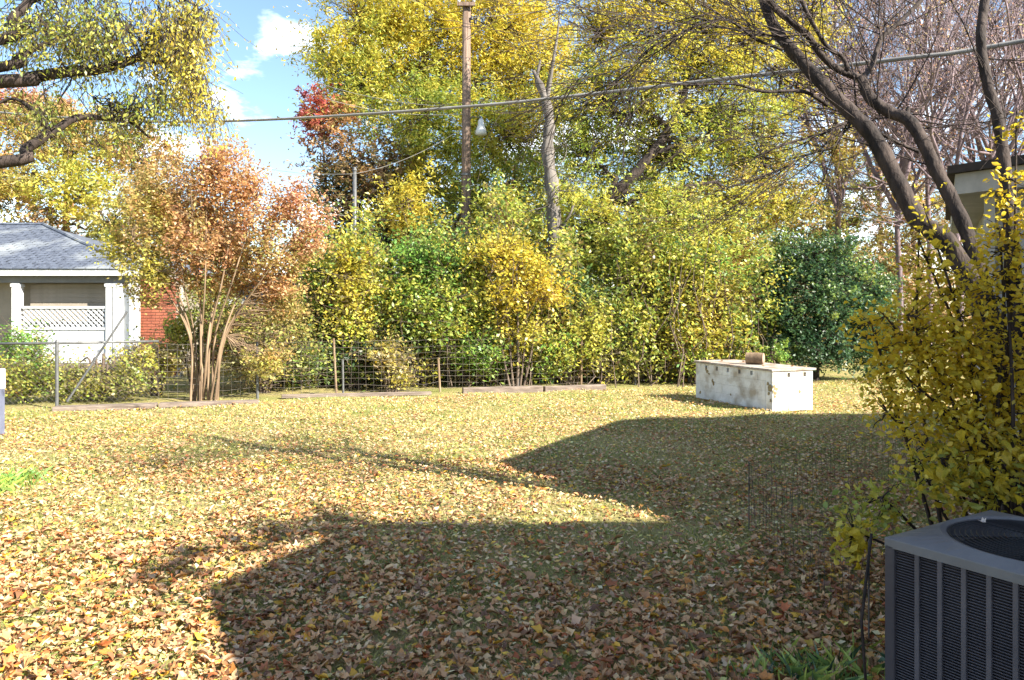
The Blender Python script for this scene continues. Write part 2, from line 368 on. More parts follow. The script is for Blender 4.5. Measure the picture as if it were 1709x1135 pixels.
# hip roof with shingle courses
rx1 = xR + 0.05; ridge_z = 4.35; ridge_y = D + 3.8; ridge_x = hx(72, ridge_y)
zE = zt(449)
q = MB(); q.add([(-20, D - 0.05, zE), (rx1, D - 0.05, zE), (ridge_x, ridge_y, ridge_z), (-20, ridge_y, ridge_z), (rx1, 2 * ridge_y - D, zE), (-20, 2 * ridge_y - D, zE)],
               [(0, 1, 2, 3), (1, 4, 2), (3, 2, 4, 5), (0, 5, 4, 1), (0, 3, 5)]); roofo = q.build('roof', M_shingle, ph)
q = MB(); nc = 24
for i in range(nc):
    t0, t1 = i / nc, (i + 1) / nc; ya = D - 0.06 + t0 * (ridge_y - D + 0.05); yb = D - 0.06 + t1 * (ridge_y - D + 0.05)
    z_a = zE + t0 * (ridge_z - zE) + 0.02; z_b = zE + t1 * (ridge_z - zE) + 0.006
    xe = rx1 + (ridge_x - rx1) * t0; xe2 = rx1 + (ridge_x - rx1) * t1; x = -16.5 + (i % 2) * 0.15
    while x < xe - 0.05:
        x2 = min(x + 0.3, xe); x2b = min(x2, xe2 + 0.01); xb = min(x, x2b - 0.005); dz = random.uniform(0, 0.012)
        q.add([(x + 0.006, ya, z_a + dz), (x2 - 0.006, ya, z_a + dz), (x2b, yb, z_b + dz), (xb, yb, z_b + dz), (x + 0.006, ya, z_a - 0.02), (x2 - 0.006, ya, z_a - 0.02)], [(0, 1, 2, 3), (4, 5, 1, 0)])
        x += 0.31
tag(q.build('shingle', M_shingle, roofo), kind='stuff')
q = MB(); q.tube([(rx1, D - 0.05, zE + 0.03), (ridge_x, ridge_y, ridge_z + 0.04), (-20, ridge_y, ridge_z + 0.04)], 0.05, 6); q.build('ridge_cap', M_shingle, roofo)

# low house whose roof shows behind the crape myrtle
D2 = 27
h2 = empty('house', (0, 0, 0), 'low house half hidden behind the orange crape myrtle, blue grey roof', 'house')
z2 = lambda py: CAMH - (py - HOR) / F * D2
q = MB(); q.box((hx(420, D2), D2 + 2.5, 0.9), (hx(505, D2) - hx(335, D2), 4.4, 1.95)); q.build('wall', M_brick, h2)
q = MB(); xa, xb = hx(322, D2), hx(515, D2); q.add([(xa, D2, z2(503)), (xb, D2, z2(503)), (xb - 0.6, D2 + 3, z2(468)), (xa + 0.6, D2 + 3, z2(468)), (xb, D2 + 6, z2(503)), (xa, D2 + 6, z2(503)),
          ], [(0, 1, 2, 3), (3, 2, 4, 5), (1, 4, 2), (5, 0, 3), (0, 5, 4, 1)]); q.build('roof', M_shingle, h2)
q = MB(); q.box(((xa + xb) / 2, D2 - 0.03, z2(504)), (xb - xa, 0.05, 0.16)); q.build('fascia', M_white, h2)

# ------------------------------------------------------------------ poles and wires
def pole_thing():
    d = 24.0; x = hx(777, d)
    t = empty('utility_pole', (x, d, 0), 'tall wooden utility pole rising in front of the yellow green tree', 'utility pole')
    top = CAMH - (8 - HOR) / F * d
    q = MB(); q.tube([(0, 0, -0.3), (0.01, 0, 3), (0.02, 0, 6), (0.03, 0, top)], [0.17, 0.155, 0.14, 0.125], 14); q.build('shaft', M_pole, t, smooth=True)
    q = MB(); q.box((0.03, -0.17, top - 0.05), (0.55, 0.1, 0.12)); q.build('crossarm', M_pole, t, bevel=0.01)
    for dx in (-0.2, 0.26):
        q = MB(); q.tube([(dx, -0.17, top + 0.01), (dx, -0.17, top + 0.06), (dx, -0.17, top + 0.1), (dx, -0.17, top + 0.15)], [0.03, 0.055, 0.035, 0.045], 10); q.build('insulator', M_white, t, smooth=True)
    for dz, dx in ((0.5, 0.2), (0.62, 0.3)):
        q = MB(); q.tube([(dx, -0.1, top - dz), (dx, -0.1, top - dz + 0.09)], [0.05, 0.04], 8); q.build('insulator', M_black, t)
        q = MB(); q.tube([(0.05, -0.05, top - dz + 0.05), (dx, -0.1, top - dz + 0.05)], 0.015, 6); q.build('bracket', M_galv, t)
    zl = CAMH - (213 - HOR) / F * d; xl = (803 - 777) / F * d
    lp = MB(); lp.tube([(xl, -0.05, zl + 0.26), (xl, -0.05, zl + 0.2), (xl, -0.05, zl + 0.08), (xl, -0.05, zl - 0.1), (xl, -0.05, zl - 0.22), (xl, -0.05, zl - 0.27)], [0.05, 0.09, 0.1, 0.16, 0.18, 0.08], 14)
    tag(lp.build('lamp_shade', M_white, t, smooth=True), 'white bell shaped security lamp')
    q = MB(); q.tube([(0.05, 0, zl + 0.1), (0.2, -0.02, zl + 0.33), (xl, -0.05, zl + 0.3), (xl, -0.05, zl + 0.2)], 0.02, 6); q.build('lamp_arm', M_galv, t)
    for zz in (3.4, 4.6, 5.9):
        q = MB(); q.tube([(0, 0, zz), (0, 0, zz + 0.06)], [0.165, 0.165], 14); q.build('band', M_galv, t)
    return t
pole_thing()
d = 23.0
t = empty('metal_pole', (hx(592, d), d, 0), 'slim grey pole with thin wires standing before the dark brown tree', 'pole')
q = MB(); q.tube([(0, 0, -0.2), (0, 0, 3), (0, 0, CAMH - (285 - HOR) / F * d)], [0.075, 0.07, 0.055], 10); q.build('shaft', M_galv, t, smooth=True)
q = MB(); q.tube([(0, 0, CAMH - (285 - HOR) / F * d), (0, 0, CAMH - (279 - HOR) / F * d)], [0.075, 0.03], 10); q.build('cap', M_galv, t)

def cable(p0, p1, sag, r, name, label, cat='cable', group=None):
    t_ = np.linspace(0, 1, 40)[:, None]; pts = p0 + (p1 - p0) * t_; pts[:, 2] -= (sag * 4 * t_ * (1 - t_))[:, 0]
    V, Qd = tube_np(pts, r, 8)
    return tag(link(name, mesh_np(name, V, Qd.ravel(), np.arange(len(Qd)) * 4, smooth=True), M_cable), label, cat, group)
c0 = np.array([9.3, 5.15, 5.0]); c1 = np.array([-16.5, 19.0, 7.6])
# main service cable: passes (4,8,4.43) (−.6,10.5,4.6) (−7.4,14.1,5.26)
pts = smooth_line([(8.6, 5.4, 4.70), P(1709, 68, 7.5), P(1504, 98, 8.0), P(1240, 128, 8.9), P(960, 160, 10.0), P(780, 178, 10.6), P(520, 196, 11.9), P(330, 203, 13.1), P(175, 200, 14.1), P(-60, 180, 15.6), P(-300, 130, 17.5)], 5)
V, Qd = tube_np(pts, np.linspace(0.024, 0.019, len(pts)), 8)
tag(link('overhead_cable', mesh_np('overhead_cable', V, Qd.ravel(), np.arange(len(Qd)) * 4, smooth=True), M_cable), 'thick grey service cable sagging across the whole view above the lawn', 'cable')
g = 'thin overhead wires'
cable(P(520, 135, 23.9), P(777, 178, 23.8), 0.2, 0.007, 'thin_wire', 'upper thin wire running left from the wooden pole, below its top', 'wire', g)
cable(P(545, 165, 23.9), P(777, 190, 23.8), 0.2, 0.008, 'thin_wire', 'thin wire just under the upper one, left of the wooden pole', 'wire', g)
cable(P(540, 355, 22.9), P(777, 370, 23.8), 0.1, 0.008, 'thin_wire', 'thin wire passing the slim metal pole halfway up', 'wire', g)
cable(P(300, 240, 24), P(592, 290, 22.95), 0.3, 0.008, 'thin_wire', 'thin wire reaching the top of the slim metal pole', 'wire', g)
cable(P(592, 290, 22.95), P(770, 215, 23.8), 0.2, 0.007, 'thin_wire', 'thin wire joining the slim metal pole to the wooden pole', 'wire', g)
cable(P(777, 30, 23.9), P(1250, -60, 24), 0.3, 0.008, 'thin_wire', 'thin wire leaving the pole top to the right', 'wire', g)

# ------------------------------------------------------------------ vegetation tools
PAL = dict(
    yel=[(.68, .52, .05), (.64, .50, .07), (.56, .46, .07), (.68, .47, .05)],
    lem=[(.78, .60, .04), (.74, .56, .04), (.66, .54, .05), (.76, .50, .03), (.55, .46, .05)],
    yg=[(.53, .48, .075), (.60, .52, .085), (.42, .43, .07), (.64, .55, .12)],
    gr=[(.25, .35, .07), (.16, .25, .06), (.34, .43, .08), (.40, .46, .09)],
    bg=[(.18, .38, .07), (.26, .44, .08), (.12, .26, .06)],
    dg=[(.04, .10, .05), (.065, .14, .06), (.035, .08, .04), (.11, .19, .07)],
    org=[(.56, .30, .12), (.56, .35, .15), (.50, .29, .15), (.56, .38, .15)],
    pnk=[(.60, .32, .19), (.55, .27, .17), (.57, .38, .21)],
    red=[(.35, .06, .05), (.22, .04, .07), (.42, .12, .06)],
    brn=[(.14, .08, .04), (.09, .06, .04), (.22, .12, .05), (.11, .09, .04)],
    olv=[(.34, .31, .09), (.27, .26, .08), (.42, .35, .11)],
    straw=[(.46, .37, .20), (.36, .28, .15), (.52, .42, .22)])

def pick(pal, n):
    """pal: string of palette names with weights 'yel:3 gr:1'"""
    names, ws = [], []
    for tkn in pal.split():
        a, _, b = tkn.partition(':'); names.append(a); ws.append(float(b or 1))
    ws = np.array(ws) / sum(ws); ch = rng.choice(len(names), n, p=ws); o = np.zeros((n, 3))
    for i, nm in enumerate(names):
        m_ = ch == i; p = np.array(PAL[nm]); o[m_] = p[rng.integers(0, len(p), m_.sum())]
    return o

def leaf_quads(P0, size, cols, up=0.3, droop=0.0, aspect=0.55, jitter=0.28):
    n = len(P0)
    nrm = rng.normal(size=(n, 3)); nrm[:, 2] += up * np.sign(nrm[:, 2]) * 1.5; nrm /= np.linalg.norm(nrm, axis=1)[:, None]
    a = rng.normal(size=(n, 3)); a[:, 2] -= droop * 3; a -= (a * nrm).sum(1)[:, None] * nrm; a /= np.linalg.norm(a, axis=1)[:, None] + 1e-9
    b = np.cross(nrm, a); s = size * rng.uniform(0.6, 1.35, n)[:, None]
    V4 = np.stack([P0 - a * s * .5, P0 + b * s * aspect * .5 - a * s * .08, P0 + a * s * .5, P0 - b * s * aspect * .5 - a * s * .08], 1)
    c = cols * rng.uniform(1 - jitter, 1 + jitter, (n, 1)) * rng.uniform(0.92, 1.08, (n, 3))
    return V4, np.clip(c, 0.01, 0.7)

def jag(p0, p1, r0, r1, n=5, amp=0.08, lift=0.0):
    p0 = np.asarray(p0, float); p1 = np.asarray(p1, float); L = np.linalg.norm(p1 - p0)
    t_ = np.linspace(0, 1, n)[:, None]; p = p0 + (p1 - p0) * t_
    p[1:-1] += rng.normal(size=(n - 2, 3)) * amp * L / 2; p[:, 2] += lift * L * np.sin(t_[:, 0] * np.pi)
    return p, np.linspace(r0, r1, n)

TRI = [0]
def crown_tree(name, label, cat, base, trunk, blobs, leaves, size, cr=0.45, per=60, bark=None, r0=0.2, droop=0.0, group=None, up=0.3,
               stems=None, kind_leaf='crown', limb=True, aspect=0.55, flat=0.7, rise=0.15):
    """base: (px, d). trunk: list of (px,py,d). blobs: (px,py,d,rx_px,ry_px,palette[,weight])"""
    bx = hx(base[0], base[1]); t = empty(name, (bx, base[1], 0), label, cat, group)
    O = np.array([bx, base[1], 0.0])
    tl = [np.array([bx, base[1], -0.15])] + [P(*p) for p in trunk]
    tp = smooth_line(tl, 5); tr = np.linspace(r0, r0 * 0.3, len(tp)); lines = [(tp - O, tr)]
    tr = tr.copy(); tr[:2] *= 1.25
    for st in (stems or []):
        sp = smooth_line([P(*p) for p in st], 4); lines.append((sp - O, np.linspace(r0 * 0.7, r0 * 0.25, len(sp)))); tp = np.vstack([tp, sp])
    link('trunk', tubes_mesh('trunk', lines, 8), bark or M_bark, t)
    nodes = [tp[len(tp) // 4:]]
    area = np.array([b[3] * b[4] * (b[2] / 20) ** 2 * (b[6] if len(b) > 6 else 1) for b in blobs], float); area /= area.sum()
    LP, LC, br = [], [], []
    for b, wgt in zip(blobs, area):
        c = P(b[0], b[1], b[2]); R = np.array([b[3] / F * b[2], max(0.6, 0.75 * b[3] / F * b[2]), b[4] / F * b[2]])
        if limb:
            an = np.vstack(nodes[:1]); cand = an[an[:, 2] < c[2] + 0.2] if (an[:, 2] < c[2] + 0.2).any() else an
            s0 = cand[np.argmin(np.linalg.norm(cand - c, axis=1))]
            p, r = jag(s0, c, r0 * 0.28, r0 * 0.1, 7, 0.12, 0.05); br.append((p - O, r)); nodes.append(p)
        k = max(2, int(leaves * wgt / per)); u = rng.normal(size=(k, 3)); u /= np.linalg.norm(u, axis=1)[:, None]
        wob = np.array([1 + 0.45 * mnoise.noise((uu_[0] * 1.7 + b[0], uu_[1] * 1.7, uu_[2] * 1.7 + b[1])) for uu_ in u])
        cc = c + u * R * (rng.uniform(0.1, 1, k) ** 0.45 * wob * np.where(rng.uniform(size=k) < .12, 1.22, 1))[:, None]
        cc = cc[cc[:, 2] > 0.1]
        allp = np.vstack(nodes)
        for q_ in cc:
            m_ = int(per * rng.uniform(0.35, 1.7)); rad = cr * rng.uniform(0.6, 1.3)
            nt_ = 4; ends_ = q_ + (rng.normal(size=(nt_, 3)) + np.array([0, 0, rise])) * rad * np.array([.95, .95, .75]); w_ = rng.integers(0, nt_, m_)
            lp = q_ + (ends_[w_] - q_) * rng.uniform(-.25, 1.05, (m_, 1)) + rng.normal(size=(m_, 3)) * rad * .20
            LP.append(lp); base_c = pick(b[5], 1)[0]
            mixc = pick(b[5], m_); LC.append(base_c * 0.6 + mixc * 0.4)
            if limb:
                s1 = allp[np.argmin(np.linalg.norm(allp - q_, axis=1) + 0.4 * (allp[:, 2] > q_[2]))]
                p, r = jag(s1, q_, r0 * 0.07 + 0.006, 0.004, 4, 0.15); br.append((p - O, r))
                for e in ends_[:0 if base[1] > 21 else 2]:
                    p, r = jag(q_, e, 0.006, 0.002, 3, 0.1); br.append((p - O, r))
    if br: link('branches', tubes_mesh('branches', br, 4), bark or M_bark, t)
    LP = np.concatenate(LP); LC = np.concatenate(LC); keep = LP[:, 2] > 0.02; LP, LC = LP[keep], LC[keep]
    V4, cc = leaf_quads(LP - O, size * (1.15 if base[1] > 21 else 1), LC, up, 1.0 if droop else 0.0, aspect)
    if base[1] > 21:
        V3 = V4[:, [0, 1, 2]] + (V4[:, [3]] - V4[:, [1]]) * np.array([0.0, 0.0, 0.35])[None, :, None]; TRI[0] += len(V3)
        me = mesh_np(kind_leaf, V3.reshape(-1, 3), np.arange(len(V3) * 3), np.arange(len(V3)) * 3, cc)
    else: me = quads(V4, cc, kind_leaf); TRI[0] += len(V4) * 2
    o = link(kind_leaf, me, M_leaf, t); o['kind'] = 'stuff'
    return t

def twigs(start, dirv, L, r, depth, acc, spread=0.7, upc=0.05, kids=4, jit=0.18):
    n = 6; p = [np.array(start, float)]; dv = np.array(dirv, float); dv /= np.linalg.norm(dv)
    for i in range(n):
        dv = dv + rng.normal(size=3) * jit; dv[2] += upc; dv /= np.linalg.norm(dv); p.append(p[-1] + dv * L / n)
    p = np.array(p); acc.append((p, np.linspace(r, max(0.0022, r * 0.35), n + 1)))
    if depth > 0:
        for _ in range(kids):
            i = rng.integers(1, n + 1); dd = (p[i] - p[i - 1]) / np.linalg.norm(p[i] - p[i - 1]) + rng.normal(size=3) * spread
            twigs(p[i], dd, L * rng.uniform(0.4, 0.75), max(0.0025, r * 0.5), depth - 1, acc, spread, upc, kids, jit)

# ------------------------------------------------------------------ background trees
gb = 'trees behind the fence'
# back row filling behind everything
for i, (px, pal, top) in enumerate([(340, 'olv:2 gr:1 org:1', 330), (480, 'dg:2 brn:1 gr:1', 470), (640, 'gr:2 dg:2 yg:1', 300), (800, 'gr:2 dg:2 yg:2', 240), (960, 'gr:2 dg:1 yg:2', 240),
                                    (1110, 'gr:2 yg:2 dg', 270), (1250, 'gr:2 olv:2 yg', 300), (1390, 'olv:2 gr:1 straw:1 pnk:.5', 250), (1530, 'olv:2 straw:1 pnk:1', 280), (1700, 'olv:2 straw:1 pnk:1', 300)]):
    desc = ['olive back row tree behind the crape myrtle', 'low dark tree in the back row below the gap of blue sky', 'green tree in the back row behind the dark brown one', 'dark green tree in the back row behind the utility pole',
            'green tree in the back row behind the grey snag', 'back row tree behind the leaning dark trunk', 'olive tree in the back row left of the dark evergreen',
            'olive back row tree above the dark evergreen', 'olive back row tree behind the yellow shrub', 'olive back row tree at the right edge behind the garage'][i]
    hh = 620 - top
    crown_tree('broadleaf_tree', desc, 'tree', (px, 31), [(px + 5, 560, 31), (px - 8, top + 90, 31)],
               [(px, top + hh * .28, 31, 95, hh * .3, pal), (px - 30, top + hh * .6, 31, 100, hh * .3, pal), (px + 30, top + hh * .85, 31, 100, hh * .3, pal)],
               15000, 0.19, 0.7, 60, r0=0.22, group=gb)

crown_tree('yellow_green_tree', 'tallest tree, dense yellow green crown behind the utility pole', 'tree', (700, 27.5),
           [(705, 500, 27.5), (695, 330, 27.5), (710, 150, 27.5), (700, -20, 27.5)],
           [(610, 40, 27, 85, 90, 'yel:2 yg:3 gr:1'), (700, 60, 27.5, 120, 110, 'yel:3 yg:3 gr:1'), (820, 60, 27.5, 120, 110, 'yel:4 yg:2'),
            (900, 130, 27, 80, 110, 'yel:3 yg:3'), (700, -90, 27.5, 150, 90, 'yel:3 yg:2'), (850, -30, 28, 80, 70, 'yel:3 yg:2'), (600, 140, 26.5, 75, 80, 'yg:3 gr:2 yel:1', 1.2),
            (545, 100, 27, 38, 45, 'yel:2 gr:2'), (690, 190, 26.5, 110, 80, 'gr:3 yg:2', 1.2), (840, 220, 26.8, 110, 90, 'gr:3 yg:2 yel:1', 1.2), (700, 300, 26.8, 70, 80, 'yg:3 yel:2 gr:1'),
            (850, 330, 26.8, 100, 80, 'gr:3 yg:2'), (780, 400, 26.5, 80, 70, 'yg:2 gr:2 yel:1'), (690, 380, 25.2, 45, 60, 'yel:3 yg:2'), (680, 340, 23.6, 40, 60, 'yel:2 yg:3'), (850, 360, 22.5, 50, 50, 'yg:3 gr:1'), (900, 430, 26, 80, 60, 'yg:3 gr:1'), (740, 460, 26, 80, 60, 'yg:2 gr:1')],
           165000, 0.125, 0.62, 75, r0=0.3, group=gb)
crown_tree('red_leaved_tree', 'small red and purple leaved tree beside the blue sky gap', 'tree', (545, 25.5),
           [(548, 520, 25.5), (545, 330, 25.5), (535, 200, 25.5)],
           [(525, 185, 25.5, 26, 45, 'red:4 org:1'), (545, 205, 25.5, 42, 30, 'red:3 org:2 gr:1'), (575, 190, 25.5, 30, 22, 'org:2 red gr')], 3600, 0.15, 0.4, 40, r0=0.09, group=gb)
crown_tree('brown_tree', 'dark brown leaved tree behind the slim metal pole', 'tree', (650, 25.5),
           [(655, 520, 25.5), (648, 380, 25.5), (640, 270, 25.5)],
           [(590, 265, 25.5, 70, 45, 'brn:3 org:1'), (640, 320, 25.5, 60, 70, 'brn:4 olv:1'), (560, 330, 25.5, 50, 60, 'brn:3 olv:1 dg'), (600, 400, 25.5, 70, 60, 'brn:4 dg:1')], 14000, 0.15, 0.5, 50, r0=0.16, group=gb, bark=M_barkd)
crown_tree('leaning_tree', 'broad yellow green tree with thick dark trunk leaning right', 'tree', (915, 21.5),
           [(925, 560, 21.5), (945, 470, 21.5), (1000, 350, 21.5), (1060, 290, 21.3), (1130, 190, 21.6), (1160, 60, 22)],
           [(1010, 170, 22, 95, 80, 'yg:3 gr:2 yel:1'), (1100, 90, 22, 110, 90, 'yg:3 yel:2 gr:1'), (1220, 60, 22, 110, 90, 'yg:3 yel:2'), (1190, 190, 22, 120, 80, 'gr:2 yg:3'),
            (1000, 60, 22.5, 45, 50, 'yel:3 yg:2'), (1110, 260, 22.5, 110, 70, 'gr:3 yg:3'), (1270, 260, 22.5, 80, 70, 'yg:3 gr:1 org:1'), (980, 260, 22.5, 60, 60, 'gr:3 yg:1'),
            (1100, 370, 22.5, 90, 60, 'gr:2 yg:3'), (1210, 350, 22.3, 100, 70, 'yg:4 yel:1 gr:1'), (1310, 340, 22.5, 70, 45, 'org:2 yg:2 olv:1'), (1010, 430, 22.8, 70, 60, 'yg:2 gr:2'), (1120, 450, 22.6, 80, 60, 'yg:3 yel:1 gr:1'), (1230, 440, 22.6, 60, 60, 'yg:3 org:1'), (945, 440, 20.6, 50, 40, 'gr:2 yg:2'), (1110, 350, 20.8, 60, 45, 'yg:3 gr:1'), (1210, 390, 21, 55, 40, 'yg:2 gr:2 org:.5'), (1005, 375, 21, 45, 40, 'yg:3 gr:2'), (1330, 130, 23, 60, 70, 'yg:3 yel:1', .6), (1350, 20, 23, 70, 60, 'yg:2 yel:2', .6), (1390, 250, 23.5, 50, 60, 'yg:2 olv:2 org:1', .5), (1030, 420, 20.4, 45, 40, 'yg:3 gr:1'), (960, 330, 20.8, 40, 40, 'yg:2 gr'), (1060, -20, 22, 120, 60, 'yel:3 yg:3'), (1230, -60, 22, 120, 60, 'yel:3 yg:3')],
           120000, 0.11, 0.5, 65, r0=0.28, bark=M_barkd, group=gb)
# grey snag
sg = empty('dead_tree', (hx(920, 20.5), 20.5, 0), 'bare grey dead trunk with forked broken top, right of the utility pole', 'tree')
O = np.array([hx(920, 20.5), 20.5, 0])
ln = [(smooth_line([P(922, 720, 20.5), P(920, 500, 20.5), P(925, 400, 20.5), (P(922, 320, 20.5)), P(914, 250, 20.5), P(917, 200, 20.5), P(905, 150, 20.5), P(890, 118, 20.5)], 4) - O, np.array([1.0]))]
p = ln[0][0]; ln = [(p, np.interp(np.linspace(0, 1, len(p)), [0, .5, .65, .8, 1], [.19, .17, .15, .12, .04]) * (1 + .18 * np.sin(np.arange(len(p)) * 2.1)))]
ln.append((smooth_line([P(907, 160, 20.5), P(896, 135, 20.5), P(902, 100, 20.5)], 4) - O, np.linspace(.08, .03, 9)))
ln.append((smooth_line([P(912, 175, 20.5), P(922, 110, 20.4), P(930, 60, 20.4), P(935, 10, 20.4)], 4) - O, np.linspace(.06, .015, 13)))
ln.append((smooth_line([P(925, 400, 20.5), P(950, 360, 20.3), P(962, 330, 20.3)], 4) - O, np.linspace(.05, .015, 9)))
link('trunk', tubes_mesh('trunk', ln, 10), M_barkg, sg)
acc = []
for _ in range(16):
    i = rng.integers(6, len(p) - 1); twigs(p[i], rng.normal(size=3) * [1, .6, .5] + [0, 0, .2], 1.1, .018, 1, acc)
link('branches', tubes_mesh('branches', acc, 4), M_barkg, sg)

crown_tree('autumn_tree', 'yellow, orange and green tree rising behind the white house roof', 'tree', (110, 27),
           [(115, 480, 27), (110, 350, 27), (120, 240, 27)],
           [(50, 230, 27, 80, 60, 'olv:2 org:2 yg:1'), (150, 240, 27, 80, 55, 'olv:2 yg:2 org:1'), (235, 270, 27, 60, 50, 'org:2 olv:2'), (30, 320, 26.5, 70, 60, 'yg:2 org:1 olv:2'),
            (130, 320, 26, 70, 60, 'yg:4 yel:1 gr:1'), (190, 370, 25.8, 70, 55, 'yg:3 yel:1 olv:2'), (250, 350, 26, 60, 60, 'olv:2 org:2'), (90, 390, 26, 60, 40, 'org:2 brn:1 yg:1'), (-60, 300, 27, 80, 90, 'olv org')],
           36000, 0.15, 0.5, 60, r0=0.2, group=gb)
crown_tree('red_tipped_tree', 'coral red tree showing at the left edge above the autumn tree', 'tree', (-20, 29),
           [(-15, 400, 29), (0, 220, 29)], [(0, 180, 29, 45, 50, 'pnk:3 red:1'), (55, 175, 29, 28, 30, 'pnk:2 olv'), (100, 180, 29, 25, 25, 'pnk:2 olv')], 4500, 0.16, 0.45, 50, r0=0.12, group=gb)

# ------------------------------------------------------------------ crape myrtle
cm = empty('crape_myrtle', (hx(338, 15.6), 15.6, 0), 'multi stemmed crape myrtle with orange crown and pale bare stems', 'tree')
O = np.array([hx(338, 15.6), 15.6, 0]); blobs = [
    (345, 395, 16.1, 70, 45, 'org:3 pnk:2'), (400, 445, 16.2, 65, 35, 'org:3 pnk:1 olv:1'), (300, 460, 16.0, 45, 30, 'org:2 olv:1'), (250, 490, 15.6, 30, 22, 'olv org'), (455, 480, 15.8, 45, 30, 'org:2 pnk:1'),
    (250, 370, 15.4, 55, 70, 'olv:2 org:2 yg:1'), (320, 330, 15.6, 60, 60, 'org:3 pnk:1 olv:1'), (380, 300, 15.6, 60, 45, 'org:4 pnk:1'), (330, 410, 15.3, 75, 35, 'olv:1 org:3 pnk:1'), (430, 350, 15.6, 60, 60, 'org:4 pnk:2'),
    (495, 350, 15.6, 35, 40, 'pnk:4 org:1'), (510, 400, 15.6, 35, 45, 'pnk:3 org:2'), (450, 430, 15.5, 60, 45, 'org:3 olv:2'), (250, 450, 15.2, 45, 40, 'olv:3 yg:1'), (390, 480, 15.9, 60, 22, 'olv:2 org:2'),
    (370, 265, 15.8, 40, 25, 'pnk:3 org:1'), (200, 420, 15.4, 35, 30, 'yg:2 olv:1'), (470, 520, 15.8, 35, 35, 'org:1 olv:2'), (440, 600, 15.9, 35, 25, 'olv:2 org:1 yg'), (300, 270, 15.8, 30, 22, 'org:2 olv:2'), (235, 320, 15.6, 35, 30, 'olv:2 org')]
tops = [(222, 400), (262, 350), (290, 330), (318, 310), (345, 290), (368, 290), (400, 300), (430, 330), (465, 350), (500, 380), (485, 420), (235, 430), (335, 380)]
stl = []; ends = []
for i, (tx, ty) in enumerate(tops):
    b0 = P(338 + (tx - 345) * 0.13 + rng.normal() * 4, 668, 15.6 + rng.normal() * 0.12); b0[2] = -0.05
    mx_ = 338 + (tx - 338) * 0.27; m1 = P(mx_ + rng.normal() * 4, 560, 15.6 + rng.normal() * .2); m2 = P(338 + (tx - 338) * 0.62 + rng.normal() * 5, 460 if ty < 440 else 545, 15.6 + rng.normal() * .35)
    e = P(tx, ty, 15.6 + rng.normal() * .5); pl = smooth_line([b0, m1, m2, e], 6); stl.append((pl - O, np.linspace(rng.uniform(.020, .036), .008, len(pl)))); ends.append(pl)
for i, s_ in enumerate(stl):
    link('stem', tubes_mesh('stem', [s_], 7), M_barkt, cm)
allp = np.vstack([e[6:] for e in ends]); LP, LC, br = [], [], []
ar = np.array([b[3] * b[4] for b in blobs], float); ar /= ar.sum()
for b, wgt in zip(blobs, ar):
    c = P(*b[:3]); R = np.array([b[3], b[3] * .8, b[4]]) / F * b[2]
    for _ in range(int(900 * wgt) + 2):
        u = rng.normal(size=3); u /= np.linalg.norm(u); q_ = c + u * R * rng.uniform(.1, 1.05) ** .5
        m_ = int(44 * rng.uniform(.4, 1.6)); tw_ = (q_ - (O + [0, 0, 1.2])); tw_ = tw_ / np.linalg.norm(tw_) * .30 + rng.normal(size=3) * .1; LP.append(q_ + tw_ * rng.uniform(-.6, 1, (m_, 1)) + rng.normal(size=(m_, 3)) * .07); cb = pick(b[5], 1)[0]; LC.append(cb * .6 + pick(b[5], m_) * .4)
        s1 = allp[np.argmin(np.linalg.norm(allp - q_, axis=1) + 0.5 * (allp[:, 2] > q_[2]))]; pp, r = jag(s1, q_, .009, .003, 4, .12); br.append((pp - O, r))
link('branches', tubes_mesh('branches', br, 4), M_barkt, cm)
V4, cc = leaf_quads(np.concatenate(LP) - O, 0.075, np.concatenate(LC)); link('crown', quads(V4, cc, 'crown'), M_leaf, cm)['kind'] = 'stuff'; TRI[0] += 2 * len(V4)

# ------------------------------------------------------------------ shrubs along the fence
gs = 'shrubs along the back fence'
def shrub(name, label, px, d, blobs, leaves, size=0.09, cr=0.42, rise=0.6, **k):
    top = min(b[1] for b in blobs)
    st = [[(px + s * 6, 660, d), (px + s * 16, 600, d), (px + s * 28, (top + 600) / 2, d)] for s in (-1.3, -.6, .7, 1.4)]
    return crown_tree(name, label, 'shrub', (px, d), [(px + 3, 590, d), (px, top + 30, d)], blobs, leaves, size, cr, 30, rise=rise, r0=0.045, group=gs, stems=st, **k)
shrub('columnar_shrub', 'upright yellow green shrub just right of the orange crape myrtle', 580, 18.6, [(585, 440, 18.6, 24, 40, 'yel:2 yg:3'), (595, 500, 18.4, 34, 50, 'yg:3 yel:1'), (590, 550, 18.3, 42, 35, 'yg:3 bg:1'), (540, 470, 18.9, 30, 50, 'gr:2 yg:2'), (530, 540, 18.9, 40, 40, 'gr:3 dg:1')], 12000, .10)
shrub('privet_shrub', 'bright green rounded shrub in front of the utility pole foot', 710, 18.7, [(700, 430, 18.8, 42, 28, 'bg:3 gr:1'), (735, 450, 18.7, 35, 30, 'bg:3 gr:1'), (690, 490, 18.7, 45, 45, 'bg:2 yg:1 gr'), (740, 530, 18.4, 45, 50, 'bg:1 yg:2 gr:1'), (690, 560, 18.5, 35, 30, 'dg:1 gr:2')], 13000, .10)
shrub('yellow_sapling', 'slender golden yellow sapling behind the fence centre', 862, 18.0, [(830, 415, 18.6, 60, 22, 'yel:2 yg:2'), (870, 450, 18.4, 50, 40, 'yel:3 yg:2'), (905, 490, 18.2, 52, 22, 'yel:4 org:.5'), (850, 500, 18.2, 45, 30, 'yel:3 yg:2'), (865, 560, 18.2, 50, 30, 'yel:1 yg:3')], 7500, .10)
